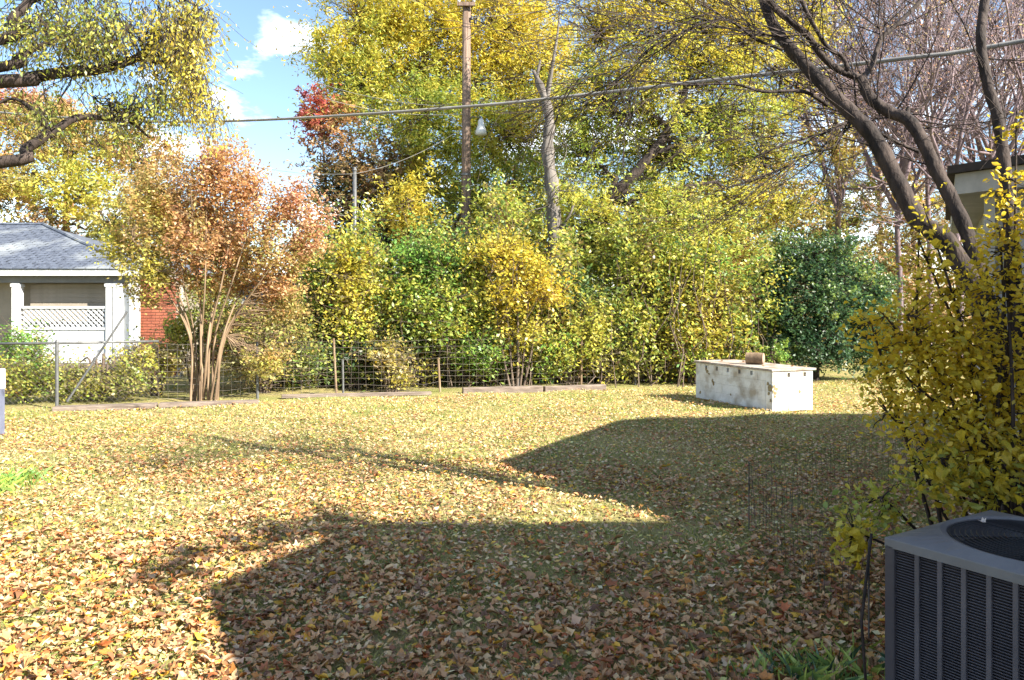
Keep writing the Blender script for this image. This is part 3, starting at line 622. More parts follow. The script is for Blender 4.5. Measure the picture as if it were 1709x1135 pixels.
shrub('mixed_shrub', 'green and pale yellow shrub between the bright green shrub and the yellow sapling', 790, 18.9, [(800, 540, 18.6, 40, 45, 'gr:2 yg:2'), (800, 590, 18.3, 50, 35, 'gr:2 bg:1'), (790, 470, 19, 40, 45, 'yg:2 gr')], 7500, .10)
shrub('honeysuckle_shrub', 'green shrub with a few yellow leaves, left of the grey branches', 950, 18.8, [(930, 590, 18.6, 50, 40, 'gr:1 yg:2 bg'), (980, 560, 18.9, 45, 45, 'gr:1 yg:2'), (960, 500, 19.4, 40, 45, 'dg:1 gr:1')], 8500, .10)
shrub('tall_hedge_shrub', 'tall yellow green shrub mass left of the white counter', 1080, 19.6, [(1060, 440, 20, 65, 60, 'gr:3 yg:3'), (1130, 480, 20, 60, 60, 'yg:3 yel:.6 gr:1.5'), (1060, 540, 19.6, 60, 50, 'gr:2 yg:2'), (1130, 570, 19.5, 50, 40, 'yg:2 yel:1 org:1'), (1030, 600, 19.3, 50, 30, 'olv:2 gr:1')], 18000, .11)
shrub('bright_shrub', 'bright yellow green shrub directly behind the left end of the white counter', 1180, 19.3, [(1180, 450, 20, 50, 50, 'yg:2 bg:1'), (1190, 520, 19.6, 45, 45, 'yg:3 org:1'), (1150, 600, 19.2, 30, 25, 'bg:1 yg:2'), (1160, 560, 19.4, 45, 40, 'yg:3 yel:1')], 11000, .11)
shrub('pale_shrub', 'small yellowish brown shrub low behind the wire mesh, left of the white topped post', 655, 17.6, [(650, 600, 17.7, 30, 22, 'yel:1 olv:2 straw:1'), (665, 630, 17.6, 28, 20, 'yg:2 straw:1')], 2400, .09, .3)
shrub('brush_shrub', 'tangled olive and tan shrub right of the crape myrtle stems', 440, 17.2, [(420, 610, 17, 40, 30, 'olv:2 straw:1'), (470, 580, 17.5, 45, 35, 'olv:2 org:1 gr:1'), (510, 610, 17.6, 40, 30, 'dg:1 gr:2 olv:1'), (470, 530, 18.3, 35, 35, 'olv org')], 7500, .09)
shrub('dark_shrub', 'dark green brushy shrub low behind the mesh, right of the tan brush', 590, 18.3, [(560, 610, 18.3, 40, 30, 'dg:2 gr:1 brn:1'), (620, 600, 18.4, 45, 35, 'dg:2 brn:1 gr')], 4500, .09)
shrub('weedy_shrub', 'weedy green shrub at the left end of the chain link fence', 40, 15.6, [(40, 590, 15.6, 35, 30, 'bg:2 gr:1'), (60, 630, 15.3, 45, 25, 'yg:1 gr:2 olv'), (20, 640, 15.2, 30, 30, 'gr:2 org:1 yg')], 5500, .075, .3)
shrub('low_shrub', 'low olive shrub under the porch between fence post and brace', 170, 15.7, [(150, 640, 15.6, 50, 22, 'olv:2 yg:1 gr'), (215, 640, 15.7, 40, 20, 'olv:2 gr:1'), (110, 650, 15.6, 30, 16, 'yg:1 gr:2'), (230, 610, 16, 30, 20, 'gr yg')], 5500, .075, .3)
shrub('pale_flowering_shrub', 'pale yellow and pinkish shrub beside the red brick wall', 260, 16.6, [(250, 595, 16.7, 32, 22, 'straw:2 yel:1'), (275, 605, 16.6, 30, 22, 'yg:2 straw:2'), (300, 560, 17.5, 22, 30, 'yg:2 gr:1')], 4200, .085, .2)
shrub('leafy_shrub', 'thin green shrub behind the crape myrtle, right of the brick wall', 330, 17.8, [(345, 570, 18, 38, 40, 'olv:2 gr:1'), (390, 560, 18, 50, 45, 'olv:2 gr:1 org:1'), (355, 500, 18.5, 40, 45, 'olv:1 gr:1')], 6000, .09)
crown_tree('evergreen_tree', 'dense dark green evergreen behind the right end of the white counter', 'tree', (1360, 20),
           [(1362, 560, 20), (1355, 450, 20)],
           [(1340, 430, 20, 75, 42, 'dg:4 gr:1'), (1400, 460, 20, 65, 55, 'dg:4 gr:1'), (1300, 480, 20, 50, 55, 'dg:5'), (1350, 520, 19.6, 75, 60, 'dg:5 gr:.5'), (1420, 540, 19.8, 60, 60, 'dg:4'), (1300, 570, 19.8, 45, 45, 'dg:4'), (1370, 585, 19.6, 70, 32, 'dg:4'), (1450, 490, 20.5, 50, 60, 'dg:3 gr:1'), (1450, 590, 20, 50, 35, 'dg:4')],
           42000, 0.085, 0.36, 60, r0=0.12, bark=M_barkd)
shrub('pale_trunked_shrub', 'two pale green leafy stems standing behind the white counter', 1250, 18.9, [(1240, 590, 18.9, 10, 30, 'yg:3 bg:1'), (1262, 592, 18.9, 9, 28, 'yg:2 bg:2'), (1290, 590, 18.9, 20, 20, 'bg:2 gr:2')], 1500, .08, .14)

LPu, LCu, bru = [], [], []
for _ in range(1900):
    px = rng.uniform(430, 1300); d_ = rng.uniform(18.8, 22.5) - (1300 - px) * .0012; q_ = P(px, rng.uniform((400 if px > 540 else 500) + 60 * math.sin(px * .021) + 50 * math.sin(px * .057 + 1) , 645), d_)
    if q_[2] < .1: q_[2] = rng.uniform(.1, .6)
    m_ = int(rng.uniform(16, 60)); tw_ = rng.normal(size=3) * [.4, .3, .2] + [0, 0, .45]; LPu.append(q_ + tw_ * rng.uniform(-.5, 1, (m_, 1)) + rng.normal(size=(m_, 3)) * .11); pal = ['gr:3 dg:1 yg:3', 'yg:3 gr:2', 'gr:3 dg:2', 'yg:2 gr:2 org:.4'][rng.integers(0, 4)] if rng.uniform() < .8 else 'brn:2 olv:1'; LCu.append(pick(pal, m_) * .5 + pick(pal, 1) * .5)
    if rng.uniform() < .4:
        f_ = q_.copy(); f_[2] = -.05; f_[:2] += rng.normal(size=2) * .3; pp, r = jag(f_, q_, .016, .006, 6, .1); bru.append((pp, r))
V4, cc = leaf_quads(np.concatenate(LPu), .11, np.concatenate(LCu)); ug = link('undergrowth', quads(V4, cc, 'undergrowth'), M_leaf)
tag(ug, 'dense green and brown undergrowth filling the gaps behind the fence shrubs', 'undergrowth', kind='stuff'); TRI[0] += 2 * len(V4)
bs = link('brushwood', tubes_mesh('brushwood', bru, 4), M_bark); tag(bs, 'thin bare saplings and sticks among the undergrowth', 'brushwood', kind='stuff')

# bare trees, upper right
def bare_tree(label, px, d, forks, seed, depth=3, kids=5, h=None, m_=None, name='bare_tree', leaf=None, r0=.10):
    x = hx(px, d); t = empty(name, (x, d, 0), label, 'tree', 'bare grey trees beyond the garage'); acc = []; tr = []
    hb = (h or 3.0); K_ = d / 16.0; hb *= K_; pl = np.array([[0, 0, -.2], [.05, 0, hb * .4], [-.05, 0, hb * .8], [0.02, 0, hb]]); tr.append((smooth_line(pl, 4), np.linspace(r0, r0 * .75, 13)))
    for _ in range(forks):
        dv = np.array([rng.uniform(-.8, .8), rng.uniform(-.5, .5), 1.0]); twigs((0, 0, hb * rng.uniform(.7, 1)), dv, rng.uniform(3.0, 4.6) * K_, r0 * .55 * K_, depth, acc, .55, .06, kids, .14)
    link('trunk', tubes_mesh('trunk', tr, 8), M_twig, t); link('branches', tubes_mesh('branches', acc, 3), M_twig, t)
    if leaf:
        tips = np.array([a[0][-1] for a in acc]); pp = np.repeat(tips, 3, 0) + rng.normal(size=(len(tips) * 3, 3)) * .15
        V4, cc = leaf_quads(pp, .07, pick(leaf, len(pp))); link('crown', quads(V4, cc, 'crown'), M_leaf, t)['kind'] = 'stuff'; TRI[0] += 2 * len(V4)
    return t
bare_tree('bare pinkish grey tree left of the others, above the dark evergreen', 1400, 27, 4, 1, 3, 5, 3.2, leaf='pnk straw:2')
bare_tree('bare grey tree behind the leaning trunk, second from left', 1500, 25, 5, 2, 3, 6, 3.5, leaf='pnk straw')
bare_tree('bare grey tree behind the garage roof edge, third from left', 1600, 22, 5, 3, 3, 5, 3.6, leaf='pnk straw')
bare_tree('bare grey tree at the right frame edge above the garage', 1690, 24, 5, 4, 3, 6, 3.8, leaf='straw')
bare_tree('bare grey tree farthest back, its top between the leaning trunk and the upright one', 1550, 29, 5, 5, 3, 5, 4.5, leaf='pnk straw')

bare_tree('bare grey tree in the rear, crown between the two leaning limbs', 1470, 33, 6, 6, 3, 6, 4.0, leaf='pnk:2 straw')
bare_tree('bare grey tree in the rear, crown right of the upright limb', 1640, 33, 6, 7, 3, 6, 4.0, leaf='pnk straw')
# ------------------------------------------------------------------ leaning tree at right (near)
lt = empty('leaning_bare_tree', (3.92, 6.0, 0), 'nearest tree, dark smooth trunk leaning left with bare sweeping branches', 'tree')
O = np.array([3.92, 6.0, 0])
def PL(pts, d0, d1): return np.array([P(a, b, d0 + (d1 - d0) * i / (len(pts) - 1)) for i, (a, b) in enumerate(pts)])
main = np.vstack([[3.92, 6.0, -.1], P(1650, 560, 6.0), PL([(1591, 418), (1534, 368), (1499, 307), (1460, 232), (1420, 188), (1381, 149), (1337, 101), (1297, 53), (1275, 0), (1262, -60)], 6.1, 7.3)])
sec = np.vstack([P(1672, 590, 5.98), PL([(1625, 420), (1595, 346), (1565, 289), (1538, 232), (1514, 199), (1486, 188), (1451, 162), (1438, 131)], 6.05, 7.0)])
thd = np.vstack([[3.98, 5.9, 0.0], PL([(1690, 430), (1683, 333), (1676, 272), (1665, 197), (1648, 140), (1637, 66), (1644, 0), (1655, -60)], 6.0, 6.6)])
def sm(pts, r0, r1, n=5): p = smooth_line(pts, n); return (p - O, np.linspace(r0 * .74, r1 * .95, len(p)) * (1 + .06 * np.sin(np.arange(len(p)) * 1.7)))
tr = [sm(main, .115, .045), sm(sec, .08, .05), sm(thd, .075, .035)]
link('trunk', tubes_mesh('trunk', tr, 10), M_barkd, lt)
sub = [([(1438, 131), (1398, 116), (1367, 88), (1346, 57), (1293, 13), (1270, -30)], 7.05, 6.85, .045, .03),
       ([(1438, 131), (1455, 110), (1470, 66), (1499, 39), (1538, 0), (1560, -30)], 7.05, 7.25, .035, .018),
       ([(1416, 118), (1405, 94), (1381, 79), (1354, 35), (1337, 0), (1325, -30)], 7.00, 6.95, .028, .018),
       ([(1381, 175), (1341, 153), (1275, 153), (1223, 140), (1150, 142), (1091, 136)], 6.95, 6.55, .026, .006),
       ([(1534, 254), (1486, 232), (1429, 197)], 7.05, 7.05, .02, .018),
       ([(1429, 197), (1400, 212), (1372, 223), (1310, 241), (1258, 263)], 6.95, 6.65, .020, .007),
       ([(1425, 200), (1400, 232), (1389, 245), (1337, 263), (1300, 290), (1260, 330)], 6.95, 6.65, .014, .004),
       ([(1306, 83), (1262, 66), (1235, 45), (1210, 33), (1170, 40), (1126, 61), (1085, 80), (1048, 118), (1010, 150)], 6.80, 6.35, .018, .005),
       ([(1210, 33), (1190, 20), (1140, 40), (1100, 65)], 6.45, 6.35, .010, .004),
       ([(1346, 57), (1290, 60), (1250, 40), (1225, 10)], 6.75, 6.65, .012, .005),
       ([(1470, 66), (1466, 30), (1470, -10)], 7.05, 7.15, .012, .008),
       ([(1514, 199), (1516, 180), (1519, 185)], 7.15, 7.25, .035, .01),
       ([(1429, 180), (1426, 150), (1424, 118), (1417, 95)], 6.95, 7.05, .014, .008),
       ([(1438, 131), (1430, 95), (1460, 50), (1470, 0)], 7.05, 7.25, .012, .004),
       ([(1383, 68), (1410, 30), (1440, -10)], 6.85, 7.05, .010, .005)]
brs = []
for pts, a, b, r0, r1 in sub: brs.append(sm(PL(pts, a, b), r0, r1, 4))
acc = []
for p, r in brs[:11] + [(tr[0][0][22:], tr[0][1][22:])]:
    for _ in range(12):
        i = rng.integers(1, len(p)); tang = p[i] - p[i - 1]; tang /= np.linalg.norm(tang)
        dv = tang * 1.0 + rng.normal(size=3) * .55 + np.array([-.35, -.05, -.02]); twigs(p[i], dv, rng.uniform(.6, 1.5), .006, 2, acc, .42, .0, 3, .10)
for p, r in [tr[2], tr[1]]:
    for _ in range(9):
        i = rng.integers(12, len(p)); twigs(p[i], rng.normal(size=3) * [1, .5, .6] + [0, 0, .4], rng.uniform(.6, 1.3), .008, 2, acc, .5, .03, 3, .12)
link('branches', tubes_mesh('branches', brs, 7), M_barkd, lt)
acc = [a_ for a_ in acc if a_[0][:, 2].min() > 2.45]
link('twigs', tubes_mesh('twigs', acc, 3), M_barkd, lt)['kind'] = 'stuff'

# ------------------------------------------------------------------ overhanging tree top left
ol = empty('overhanging_tree', (-9.6, 8.6, 0), 'tree at top left whose drooping yellow green boughs overhang the view', 'tree')
O = np.array([-9.6, 8.6, 0])
tk = smooth_line([(-9.6, 8.6, -.2), (-9.5, 8.7, 1.5), (-9.3, 8.8, 3.0), (-8.9, 9.0, 4.2), (-8.2, 9.2, 5.6), (-7.2, 9.4, 7.5)], 5)
link('trunk', tubes_mesh('trunk', [(tk - O, np.linspace(.3, .14, len(tk)))], 10), M_bark, ol)
def BL(pts, d0, d1, r0, r1, root=None):
    p = PL(pts, d0, d1)
    if root is not None: p = np.vstack([root, p])
    p = smooth_line(p, 5); return p, np.linspace(r0, r1, len(p))
ob = [BL([(0, 112), (27, 97), (60, 80), (110, 60)], 9.2, 9.6, .08, .02, (-8.8, 9.0, 4.3)), BL([(20, 135), (50, 130), (110, 120), (160, 117), (200, 107), (234, 94), (246, 80), (254, 67)], 9.2, 9.8, .09, .035, (-8.7, 9.05, 4.4)),
      BL([(234, 96), (268, 104), (291, 100), (299, 87)], 9.8, 9.9, .035, .025), BL([(268, 106), (290, 122), (314, 137), (335, 160)], 9.8, 10, .018, .008),
      BL([(0, 271), (43, 248), (87, 221), (127, 197), (174, 197), (217, 204), (250, 230)], 8.9, 9.8, .08, .012, (-9.2, 8.85, 3.4)), BL([(0, 67), (20, 33), (50, 0), (70, -40)], 9.1, 9.4, .07, .04, (-8.7, 9.05, 4.6)),
      BL([(60, 10), (90, 80), (130, 140), (200, 200)], 9.4, 9.8, .012, .004), BL([(50, 0), (120, -20), (200, -30), (300, -10)], 9.4, 10, .05, .012), BL([(87, 221), (50, 180), (20, 165), (-20, 180)], 9.3, 9.2, .03, .012)]
link('branches', tubes_mesh('branches', [(p - O, r) for p, r in ob], 8), M_barkd, ol)
LP, LC, br = [], [], []; allp = np.vstack([p for p, _ in ob])
for (px, py, rx, ry, pal, k) in [(60, 30, 90, 50, 'gr:2 yg:2 olv:1', 60), (170, 40, 80, 60, 'yg:2 gr:2 olv:1', 80), (280, 50, 75, 60, 'yel:2 yg:2 olv:1', 95), (320, 120, 40, 70, 'yel:2 yg:3', 60), (250, 150, 80, 45, 'gr:2 yg:2', 40),
                             (120, 100, 90, 50, 'gr:1 yg:1', 20), (200, 190, 80, 35, 'gr yg olv', 28), (60, 180, 70, 50, 'olv gr', 18), (330, 20, 30, 40, 'yel:2 yg:2', 26), (350, 180, 18, 36, 'yel:1 yg:1 olv', 12), (150, -40, 200, 40, 'yg gr', 40), (-80, 60, 90, 140, 'yg gr', 50)]:
    for _ in range(k):
        u = rng.normal(size=3); u /= np.linalg.norm(u); d_ = 9.7 + u[1] * 1.0; q_ = P(px + u[0] * rx * rng.uniform(.2, 1), py + u[2] * ry * rng.uniform(.2, 1), d_)
        s1 = allp[np.argmin(np.linalg.norm(allp - q_, axis=1))]; pp, r = jag(s1, q_, .008, .004, 5, .12); br.append((pp - O, r))
        for _s in range(3):
            L = rng.uniform(.25, .6); e = q_ + np.array([rng.normal() * .2, rng.normal() * .2, -L]); pp, r = jag(q_, e, .004, .002, 4, .12); br.append((pp - O, r))
            m_ = rng.integers(5, 14); tt = rng.uniform(0, 1, m_)[:, None]; LP.append(q_ + (e - q_) * tt + rng.normal(size=(m_, 3)) * .06); LC.append(pick(pal, m_) * .5 + pick(pal, 1) * .5)
link('twigs', tubes_mesh('twigs', br, 3), M_barkd, ol)['kind'] = 'stuff'
V4, cc = leaf_quads(np.concatenate(LP) - O, 0.058, np.concatenate(LC), 0.0, .6, .45); link('crown', quads(V4, cc, 'crown'), M_leaf, ol)['kind'] = 'stuff'; TRI[0] += 2 * len(V4)

# tree whose crown, out of frame at right, fringes the house shadow
crown_tree('small_oak', 'small oak overhanging the house corner beyond the right frame edge', 'tree', (2331, 4.05), [(2340, 200, 4.0), (2370, -150, 3.8)],
           [(2411, -420, 3.34, 100, 50, 'gr yel'), (2400, -560, 3.0, 90, 40, 'gr yel', .7), (2569, -775, 2.35, 190, 40, 'gr yel', .8)], 1800, .08, .12, 30, r0=.045)

# ------------------------------------------------------------------ fences, edging
fp = [P(-40, 0, 14.2), P(95, 0, 14.5), P(265, 0, 15.3)]
cl = empty('chain_link_fence', (fp[1][0], fp[1][1], 0), 'chain link fence with top rail and diagonal brace in front of the porch', 'fence')
O = np.array([fp[1][0], fp[1][1], 0])
q = MB(); q.tube([(p - O)[:2].tolist() + [1.2] for p in fp], .024, 8); q.build('top_rail', M_galv, cl, smooth=True)
for px, d in ((95, 14.5), (-30, 14.2)):
    q = MB(); b = np.array([hx(px, d), d, 0]) - O; q.tube([(b[0], b[1], -.1), (b[0], b[1], 1.23)], .032, 10); q.tube([(b[0], b[1], 1.22), (b[0], b[1], 1.27)], [.04, .015], 10); q.build('fence_post', M_galv, cl)
q = MB(); a_ = P(212, 520, 15.0) - O; b_ = P(112, 650, 14.6) - O; b_[2] = 0.1; q.tube([a_, b_], .022, 8); q.build('brace', M_galv, cl)
ln = []
for k in range(len(fp) - 1):
    a_, b_ = fp[k] - O, fp[k + 1] - O; L = np.linalg.norm((b_ - a_)[:2]); s = 0.1; u = -1.2
    while u < L:
        for sgn in (0, 1):
            t0 = max(0, u); t1 = min(L, u + 1.2)
            if t1 - t0 < .02: continue
            z0_, z1_ = (t0 - u), (t1 - u)
            if sgn: z0_, z1_ = 1.2 - z0_, 1.2 - z1_
            pa = a_ + (b_ - a_) * t0 / L; pb = a_ + (b_ - a_) * t1 / L; pa = [pa[0], pa[1], z0_]; pb = [pb[0], pb[1], z1_]; ln.append((np.array([pa, pb]), np.array([.0013, .0013])))
        u += s
tag(link('wire_mesh', tubes_mesh('wire_mesh', ln, 3), M_wire, cl), kind='stuff')

fpts = [(265, 15.3), (430, 16.1), (573, 16.6), (735, 17.2), (865, 18.0), (970, 18.5), (1060, 19.0), (1150, 19.5)]
wf = empty('wire_fence', (hx(265, 15.3), 15.3, 0), 'welded wire fence on thin stakes along the back of the lawn', 'fence')
O = np.array([hx(265, 15.3), 15.3, 0]); fw = [np.array([hx(a, b), b, 0]) - O for a, b in fpts]
for i, (pt, hgt) in enumerate(zip(fw, (1.2, 1.15, .75, .75, 1.1, 1.1, 1.05, 1.0))):
    if i < 1: continue
    q = MB(); lean = rng.normal() * .03; q.tube([(pt[0], pt[1], -.1), (pt[0] + lean, pt[1], hgt)], .024 if i > 1 else .03, 7)
    o = q.build('fence_post', M_barkt if i in (3, 5) else M_galv, wf)
q = MB(); q.tube([fw[2] + [-.15, .05, -.1], fw[2] + [-.22, .05, 1.2]], .022, 7); q.build('fence_post', M_barkt, wf)
ln = []
for z in np.linspace(.08, 1.15, 9):
    pl = []
    for k in range(len(fw) - 1):
        for t_ in np.linspace(0, 1, 6, endpoint=False): p = fw[k] + (fw[k + 1] - fw[k]) * t_; pl.append([p[0] + rng.normal() * .006, p[1] + rng.normal() * .02, z + rng.normal() * .012 - .03 * math.sin(t_ * math.pi)])
    pl.append([fw[-1][0], fw[-1][1], z]); ln.append((np.array(pl), np.full(len(pl), .0032)))
for k in range(len(fw) - 1):
    L = np.linalg.norm(fw[k + 1] - fw[k]); n = int(L / .16)
    for j in range(n):
        p = fw[k] + (fw[k + 1] - fw[k]) * j / n; ln.append((np.array([[p[0], p[1], .05], [p[0] + rng.normal() * .01, p[1] + rng.normal() * .02, .6], [p[0] + rng.normal() * .01, p[1], 1.15]]), np.full(3, .0027)))
tag(link('wire_mesh', tubes_mesh('wire_mesh', ln, 3), M_wire, wf), kind='stuff')

def timber(pa, pb, d0, d1, wd, ht, label, m_=M_timber):
    a_ = Vector((hx(pa, d0), d0, 0)); b_ = Vector((hx(pb, d1), d1, 0)); c = (a_ + b_) / 2; L = (b_ - a_).length
    q = MB(); n = 8
    for i in range(n): pass
    q.box((0, 0, ht / 2 - .03), (L, wd, ht)); o = q.build('landscape_timber', m_, None, bevel=.015); o.location = (c.x, c.y, 0); o.rotation_euler = (0, random.uniform(-.004, .004), math.atan2(b_.y - a_.y, b_.x - a_.x))
    tag(o, label, 'timber edging', 'timbers edging the lawn')
timber(772, 905, 16.9, 17.3, .16, .15, 'grey landscape timber below the yellow sapling, left of its neighbour')
timber(908, 1010, 17.3, 17.7, .16, .14, 'grey landscape timber lying end to end, farther right by the thin fence stakes')
timber(90, 262, 14.2, 14.7, .30, .09, 'flat weathered timber by the chain link fence post')
timber(266, 432, 14.75, 15.2, .22, .09, 'flat weathered timber in front of the crape myrtle stems')
timber(470, 720, 16.2, 16.8, .12, .08, 'thin weathered timber under the wire mesh left of the short stake')

q = MB(); t = empty('white_post', (hx(0, 11.5), 11.5, 0), 'white topped square post at the left frame edge', 'post')
q.box((0, 0, .38), (.075, .11, .95)); q.build('post', mat('blue_grey_paint', (.13, .14, .20), (.09, .10, .15), 6), t, bevel=.006)
q = MB(); q.box((0, 0, .82), (.09, .13, .30)); q.build('cap', M_white, t, bevel=.01)

# ------------------------------------------------------------------ white block counter
Fp = Vector((4.65, 13.9, 0)); u = Vector((-.36, .933, 0)).normalized(); v_ = Vector((u.y, -u.x, 0)); Lc, Wc = 2.36, .90
ang = math.atan2(v_.y, v_.x)
ct = empty('outdoor_counter', tuple(Fp), 'white painted block counter with weathered top standing on the lawn', 'counter', rz=ang)
# local frame: x along the short (camera facing) side, y along the long side
bh, tk_ = .18, .19
def block_mesh(L, hole):
    q = MB(); e = .0012
    q.box((0, 0, 0), (L - 2 * e, tk_, bh - 2 * e)); me = bpy.data.meshes.new('block'); me.from_pydata(q.v, [], q.f)
    import bmesh
    bm = bmesh.new(); bm.from_mesh(me)
    if hole:
        f = min(bm.faces, key=lambda f: f.calc_center_median().y)
        r = bmesh.ops.inset_region(bm, faces=[f], thickness=.045); 
        # narrow the hole
        for vv in f.verts: vv.co.x *= hole / (L - .1); vv.co.z = vv.co.z * .7 + .02
        r = bmesh.ops.extrude_face_region(bm, geom=[f]); vs = [g_ for g_ in r['geom'] if isinstance(g_, bmesh.types.BMVert)]
        for vv in vs: vv.co.y += .12
        bmesh.ops.delete(bm, geom=[f], context='FACES_ONLY')
        nf = [g_ for g_ in r['geom'] if isinstance(g_, bmesh.types.BMFace)]
        me.materials.append(M_block); me.materials.append(M_hole)
        for g_ in nf: g_.material_index = 1
    else: me.materials.append(M_block)
    pass
    bm.to_mesh(me); bm.free(); return me
cache = {}
def blk(L, hole):
    k = (round(L, 3), hole)
    if k not in cache: cache[k] = block_mesh(L, hole)
    return cache[k]
def course_wall(origin, dirv, rz, L, bl):
    for r in range(4):
        x = 0.0; first = bl if r % 2 == 0 else bl / 2; ln_ = first
        while x < L - .02:
            ln_ = min(ln_, L - x)
            o = bpy.data.objects.new('block', blk(ln_, .06 if (r == 3 and ln_ > .3) else 0)); C.objects.link(o); o.parent = ct
            c = Vector(origin) + Vector(dirv) * (x + ln_ / 2); o.location = (c.x + random.uniform(-.002, .002), c.y + random.uniform(-.002, .002), bh * (r + .5)); o.rotation_euler = (0, 0, rz); x += ln_; ln_ = bl
h_ = tk_ / 2
course_wall((0, h_, 0), (1, 0, 0), 0, Wc, .36)                        # camera side
course_wall((h_, Lc, 0), (0, -1, 0), -math.pi / 2, Lc - tk_ - .003, .355)   # long left side
course_wall((Wc - h_, tk_ + .003, 0), (0, 1, 0), math.pi / 2, Lc - tk_ - .003, .36)  # long right side
q = MB(); q.box((Wc / 2, tk_ * 1.0 + (Lc - tk_) / 2, .30), (Wc - 2 * tk_ - .02, Lc - tk_ - .05, .6)); q.build('core', M_hole, ct)
for i in range(4):
    q = MB(); wd = (Lc + .06) / 4; y0 = -.03 + i * wd; q.box((Wc / 2 + .02 + random.uniform(-.015, .015), y0 + wd / 2, bh * 4 + .022 + random.uniform(0, .003)), (Wc + .1, wd - .008, .04)); q.build('top_board', M_slab, ct, bevel=.006)
def chip(q, c, uv, nv, rad, th=.006):
    c = Vector(c); uv = Vector(uv); n = 8; ring = []
    for i in range(n):
        a = 2 * math.pi * i / n; r = rad * random.uniform(.45, 1.25); ring.append(c + uv * (r * math.cos(a)) + Vector((0, 0, r * 1.15 * math.sin(a))))
    nv = Vector(nv) * th; q.add([p - nv * .5 for p in ring] + [p + nv for p in ring], [tuple(range(n)), tuple(range(2 * n - 1, n - 1, -1))] + [(i, (i + 1) % n, n + (i + 1) % n, n + i) for i in range(n)])
q = MB()
for (a, b) in ((.03, .45), (.05, .42), (.02, .36), (.06, .33), (.05, .27), (.09, .4), (.6, .35)): chip(q, (a, -.002, b), (1, 0, 0), (0, -1, 0), .03)
tag(q.build('chipped_patch', mat('chipped_paint', (.20, .14, .08), (.30, .26, .14), 14, .95), ct), 'chipped rusty patch on the front corner', kind='stuff')
q = MB(); sx = .26
for (y, z, s_) in ((2.0, .62, .05), (1.96, .57, .06), (1.9, .53, .045), (1.78, .40, .05), (1.75, .35, .06), (.12, .5, .07), (.06, .42, .09), (.10, .33, .06), (.05, .2, .05), (1.2, .18, .03), (2.2, .12, .05)): chip(q, (-.002, y, z), (0, 1, 0), (-1, 0, 0), s_ * .62)
tag(q.build('chipped_patch', bpy.data.materials['chipped_paint'], ct), 'dark chips on the long shaded side', kind='stuff')
# cut log on the counter
lg = empty('cut_log', tuple(Fp + v_ * .45 + u * 1.05 + Vector((0, 0, bh * 4 + .045))), 'short cut log section resting on the white counter top', 'log', rz=ang - .9)
q = MB(); th = np.linspace(-.16, .16, 7)
q.tube([(x, 0, .115) for x in th], [.108, .112, .115, .113, .116, .112, .109], 14, cap=False); q.build('bark', M_barkt, lg, smooth=True)
for s_ in (-1, 1):
    q = MB(); r = .109; q.tube([(s_ * .158, 0, .115), (s_ * .163, 0, .115)], [r, r], 14); q.build('cut_end', M_cut, lg)

# ------------------------------------------------------------------ air conditioner
e1 = Vector((.853, .521, 0)).normalized(); e2 = Vector((e1.y, -e1.x, 0)); S = .92; Hh = .85
acx = Vector((1.72, 3.6, 0)) + (e1 + e2) * S / 2
ac = empty('air_conditioner', tuple(acx), 'grey outdoor condenser unit with louvred sides and round top fan, bottom right', 'air conditioner', rz=math.atan2(e1.y, e1.x))
hs = S / 2
q = MB(); q.box((0, 0, -.02), (1.1, 1.1, .08)); q.build('concrete_pad', M_mortar, ac, bevel=.01)
q = MB(); q.box((0, 0, .40), (S - .14, S - .14, .72)); q.build('coil', M_black, ac)
q = MB(); q.box((0, 0, .05), (S - .02, S - .02, .06)); q.build('base_pan', M_acr, ac, bevel=.008)
zt0 = Hh - .048
for sx, sy in ((1, 1), (1, -1), (-1, 1), (-1, -1)):
    q = MB(); q.box((sx * (hs - .025), sy * (hs - .025), (.08 + zt0) / 2), (.05, .05, zt0 - .08)); q.build('corner_post', M_acd, ac, bevel=.008)
# louvred side panels: fine slats + ribs
for k in range(4):
    R = Matrix.Rotation(k * math.pi / 2, 3, 'Z'); q = MB(); z = .095
    while z < zt0 - .01:
        c = R @ Vector((0, -hs + .022, z)); q.box(c, (S - .10, .022, .0045), M=R @ Matrix.Rotation(math.radians(-38), 3, 'X')); z += .0125
    tag(q.build('louvres', M_acd, ac), kind='stuff')
    for i in range(1, 8):
        x = -hs + .05 + i * (S - .1) / 8; q = MB(); c = R @ Vector((x, -hs + .012, (.08 + zt0) / 2)); q.box(c, (.022, .016, zt0 - .09), M=R); q.build('rib', M_acr, ac, bevel=.003)
# lid with circular opening
N = 64; ro = .375; top = []; q = MB()
outer = []
for i in range(N):
    a = 2 * math.pi * i / N; c_, s_ = math.cos(a), math.sin(a); m_ = hs / max(abs(c_), abs(s_)); outer.append((c_ * m_, s_ * m_))
inner = [(ro * math.cos(2 * math.pi * i / N), ro * math.sin(2 * math.pi * i / N)) for i in range(N)]
vv = [(*p, Hh - .02) for p in outer] + [(*p, Hh + .012) for p in [(x * 1.07, y * 1.07) for x, y in inner]] + [(*p, Hh + .006) for p in inner] + [(*p, Hh - .12) for p in inner] + [(x * 1.0, y * 1.0, Hh - .062) for x, y in outer]
ff = []
for i in range(N):
    j = (i + 1) % N
    ff += [(i, j, N + j, N + i), (N + i, N + j, 2 * N + j, 2 * N + i), (2 * N + i, 2 * N + j, 3 * N + j, 3 * N + i), (4 * N + i, 4 * N + j, j, i)]
q.add(vv, ff); q.build('lid', M_ac, ac, bevel=.004)
# screws, badge plate and lid seams
for x in (-.42, -.14, .14, .42):
    q = MB(); q.tube([(x, -hs - .002, Hh - .042), (x, -hs + .006, Hh - .042)], [.006, .007], 8); q.build('screw', M_galv, ac)
